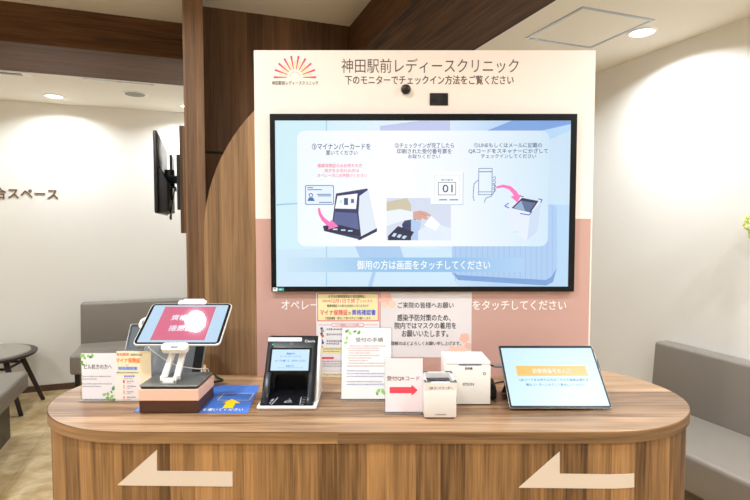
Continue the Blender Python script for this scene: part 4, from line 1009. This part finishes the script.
s.rect(-.1365, .0075, .1365, LQ - .0095, em('tab2_bg', (206, 238, 248), 1.0, .36), 1)
x0, x1 = -.103, .103; y0, y1 = LQ * .49, LQ * .655
s.rect(x0, y0, x1, y1, em('tab2_orange', (252, 190, 84), 1.0, .36), 2)
s.text('診察券番号を入力', -.056, y0 + .009, .056, y1 - .009, em('pix_white', (252, 254, 255)), 3, bold=.01)
TBl = em('tab2_blue', (84, 150, 206), 1.0)
s.text('QRコードをお持ちの方はこちらの画面は使わず', -.1, LQ * .405, .1, LQ * .45, TBl, 3, bold=.008); s.text('横のリーダーにかざして受付してください', -.084, LQ * .33, .086, LQ * .375, TBl, 3, bold=.008)
for x in (-.016, -.008, .0, .008): s.disc(x, LQ - .0048, .0018, BLACK, 2)
s.build('screen_picture', t)
c = nb(); e0 = MQ @ Vector((-.1435, LQ * .66, -.005))
t = thing('charging_cable', 'black cable with silver plug at the left edge of the right tablet', 'cable', e0)
cyl(c, e0, e0 + Vector((-.022, 0, .0005)), .0042, seg=12); mk('plug', c, mat('plug_grey', (120, 124, 130), .35, metal=.6), t, smooth=True)
c = nb(); tube(c, [e0 + Vector((-.022, 0, .0005)), e0 + Vector((-.032, .01, 0)), (.346, 1.56, .975), (.342, 1.60, .94), (.35, 1.61, HC + .005), (.40, 1.65, HC + .004), (.45, 1.67, HC + .004)], .0026); mk('cord', c, BLACKM, t, smooth=True)

# ------------------------------------------------------------ flowers on the right wall
fc = ray(757, 226); kf = 2.42 / fc.y; fc = Vector((0, 0, H)) + fc * kf
t = thing('flower_vase', 'yellow green blossoms in a wall vase at the right edge', 'flowers', fc + Vector((.02, 0, -.25)))
ma = rp(0, 0); nrm = RM.to_3x3() @ Vector((1, 0, 0)); wallp = fc.copy(); aa = (RM.inverted() @ fc).x
dist = A1 - aa; vc = fc + nrm * (dist - .035)
b = nb(); cyl(b, vc + Vector((0, 0, -.22)), vc + Vector((0, 0, -.07)), .022, .032, 24, bev=.004); mk('vase', b, WHITE, t, smooth=True)
b = nb(); g = random.Random(3)
for k in range(5):
    e = fc + Vector((g.uniform(-.02, .05), g.uniform(-.03, .03), g.uniform(-.04, .04))); tube(b, [vc + Vector((0, 0, -.1)), (vc + e) / 2 + Vector((0, 0, .02)), e], .002)
mk('stems', b, mat('stem_green', (110, 140, 70), .6), t)
b = nb()
for cc, R_ in ((fc + Vector((0, 0, .012)), .052), (fc + Vector((.018, .02, -.045)), .034), (fc + Vector((.07, 0, .03)), .05)):
    for k in range(70):
        z = g.uniform(-1, 1); a = g.uniform(0, 2 * PI); q = Vector((math.sqrt(1 - z * z) * math.cos(a), math.sqrt(1 - z * z) * math.sin(a), z))
        ball(b, cc + q * R_ * g.uniform(.8, 1), .0075, sub=1, sc=(1, 1, .8))
mk('blossoms', b, mat('blossom_lime', (214, 222, 120), .6, vary=.15, bscale=60), t)

# ------------------------------------------------------------ world
w = bpy.data.worlds.new('world'); SC.world = w; w.use_nodes = True
w.node_tree.nodes['Background'].inputs[0].default_value = (.9, .95, 1, 1); w.node_tree.nodes['Background'].inputs[1].default_value = .3
SC.cycles.max_bounces = 10; SC.cycles.diffuse_bounces = 6; SC.cycles.use_denoising = True; SC.cycles.sample_clamp_indirect = 6
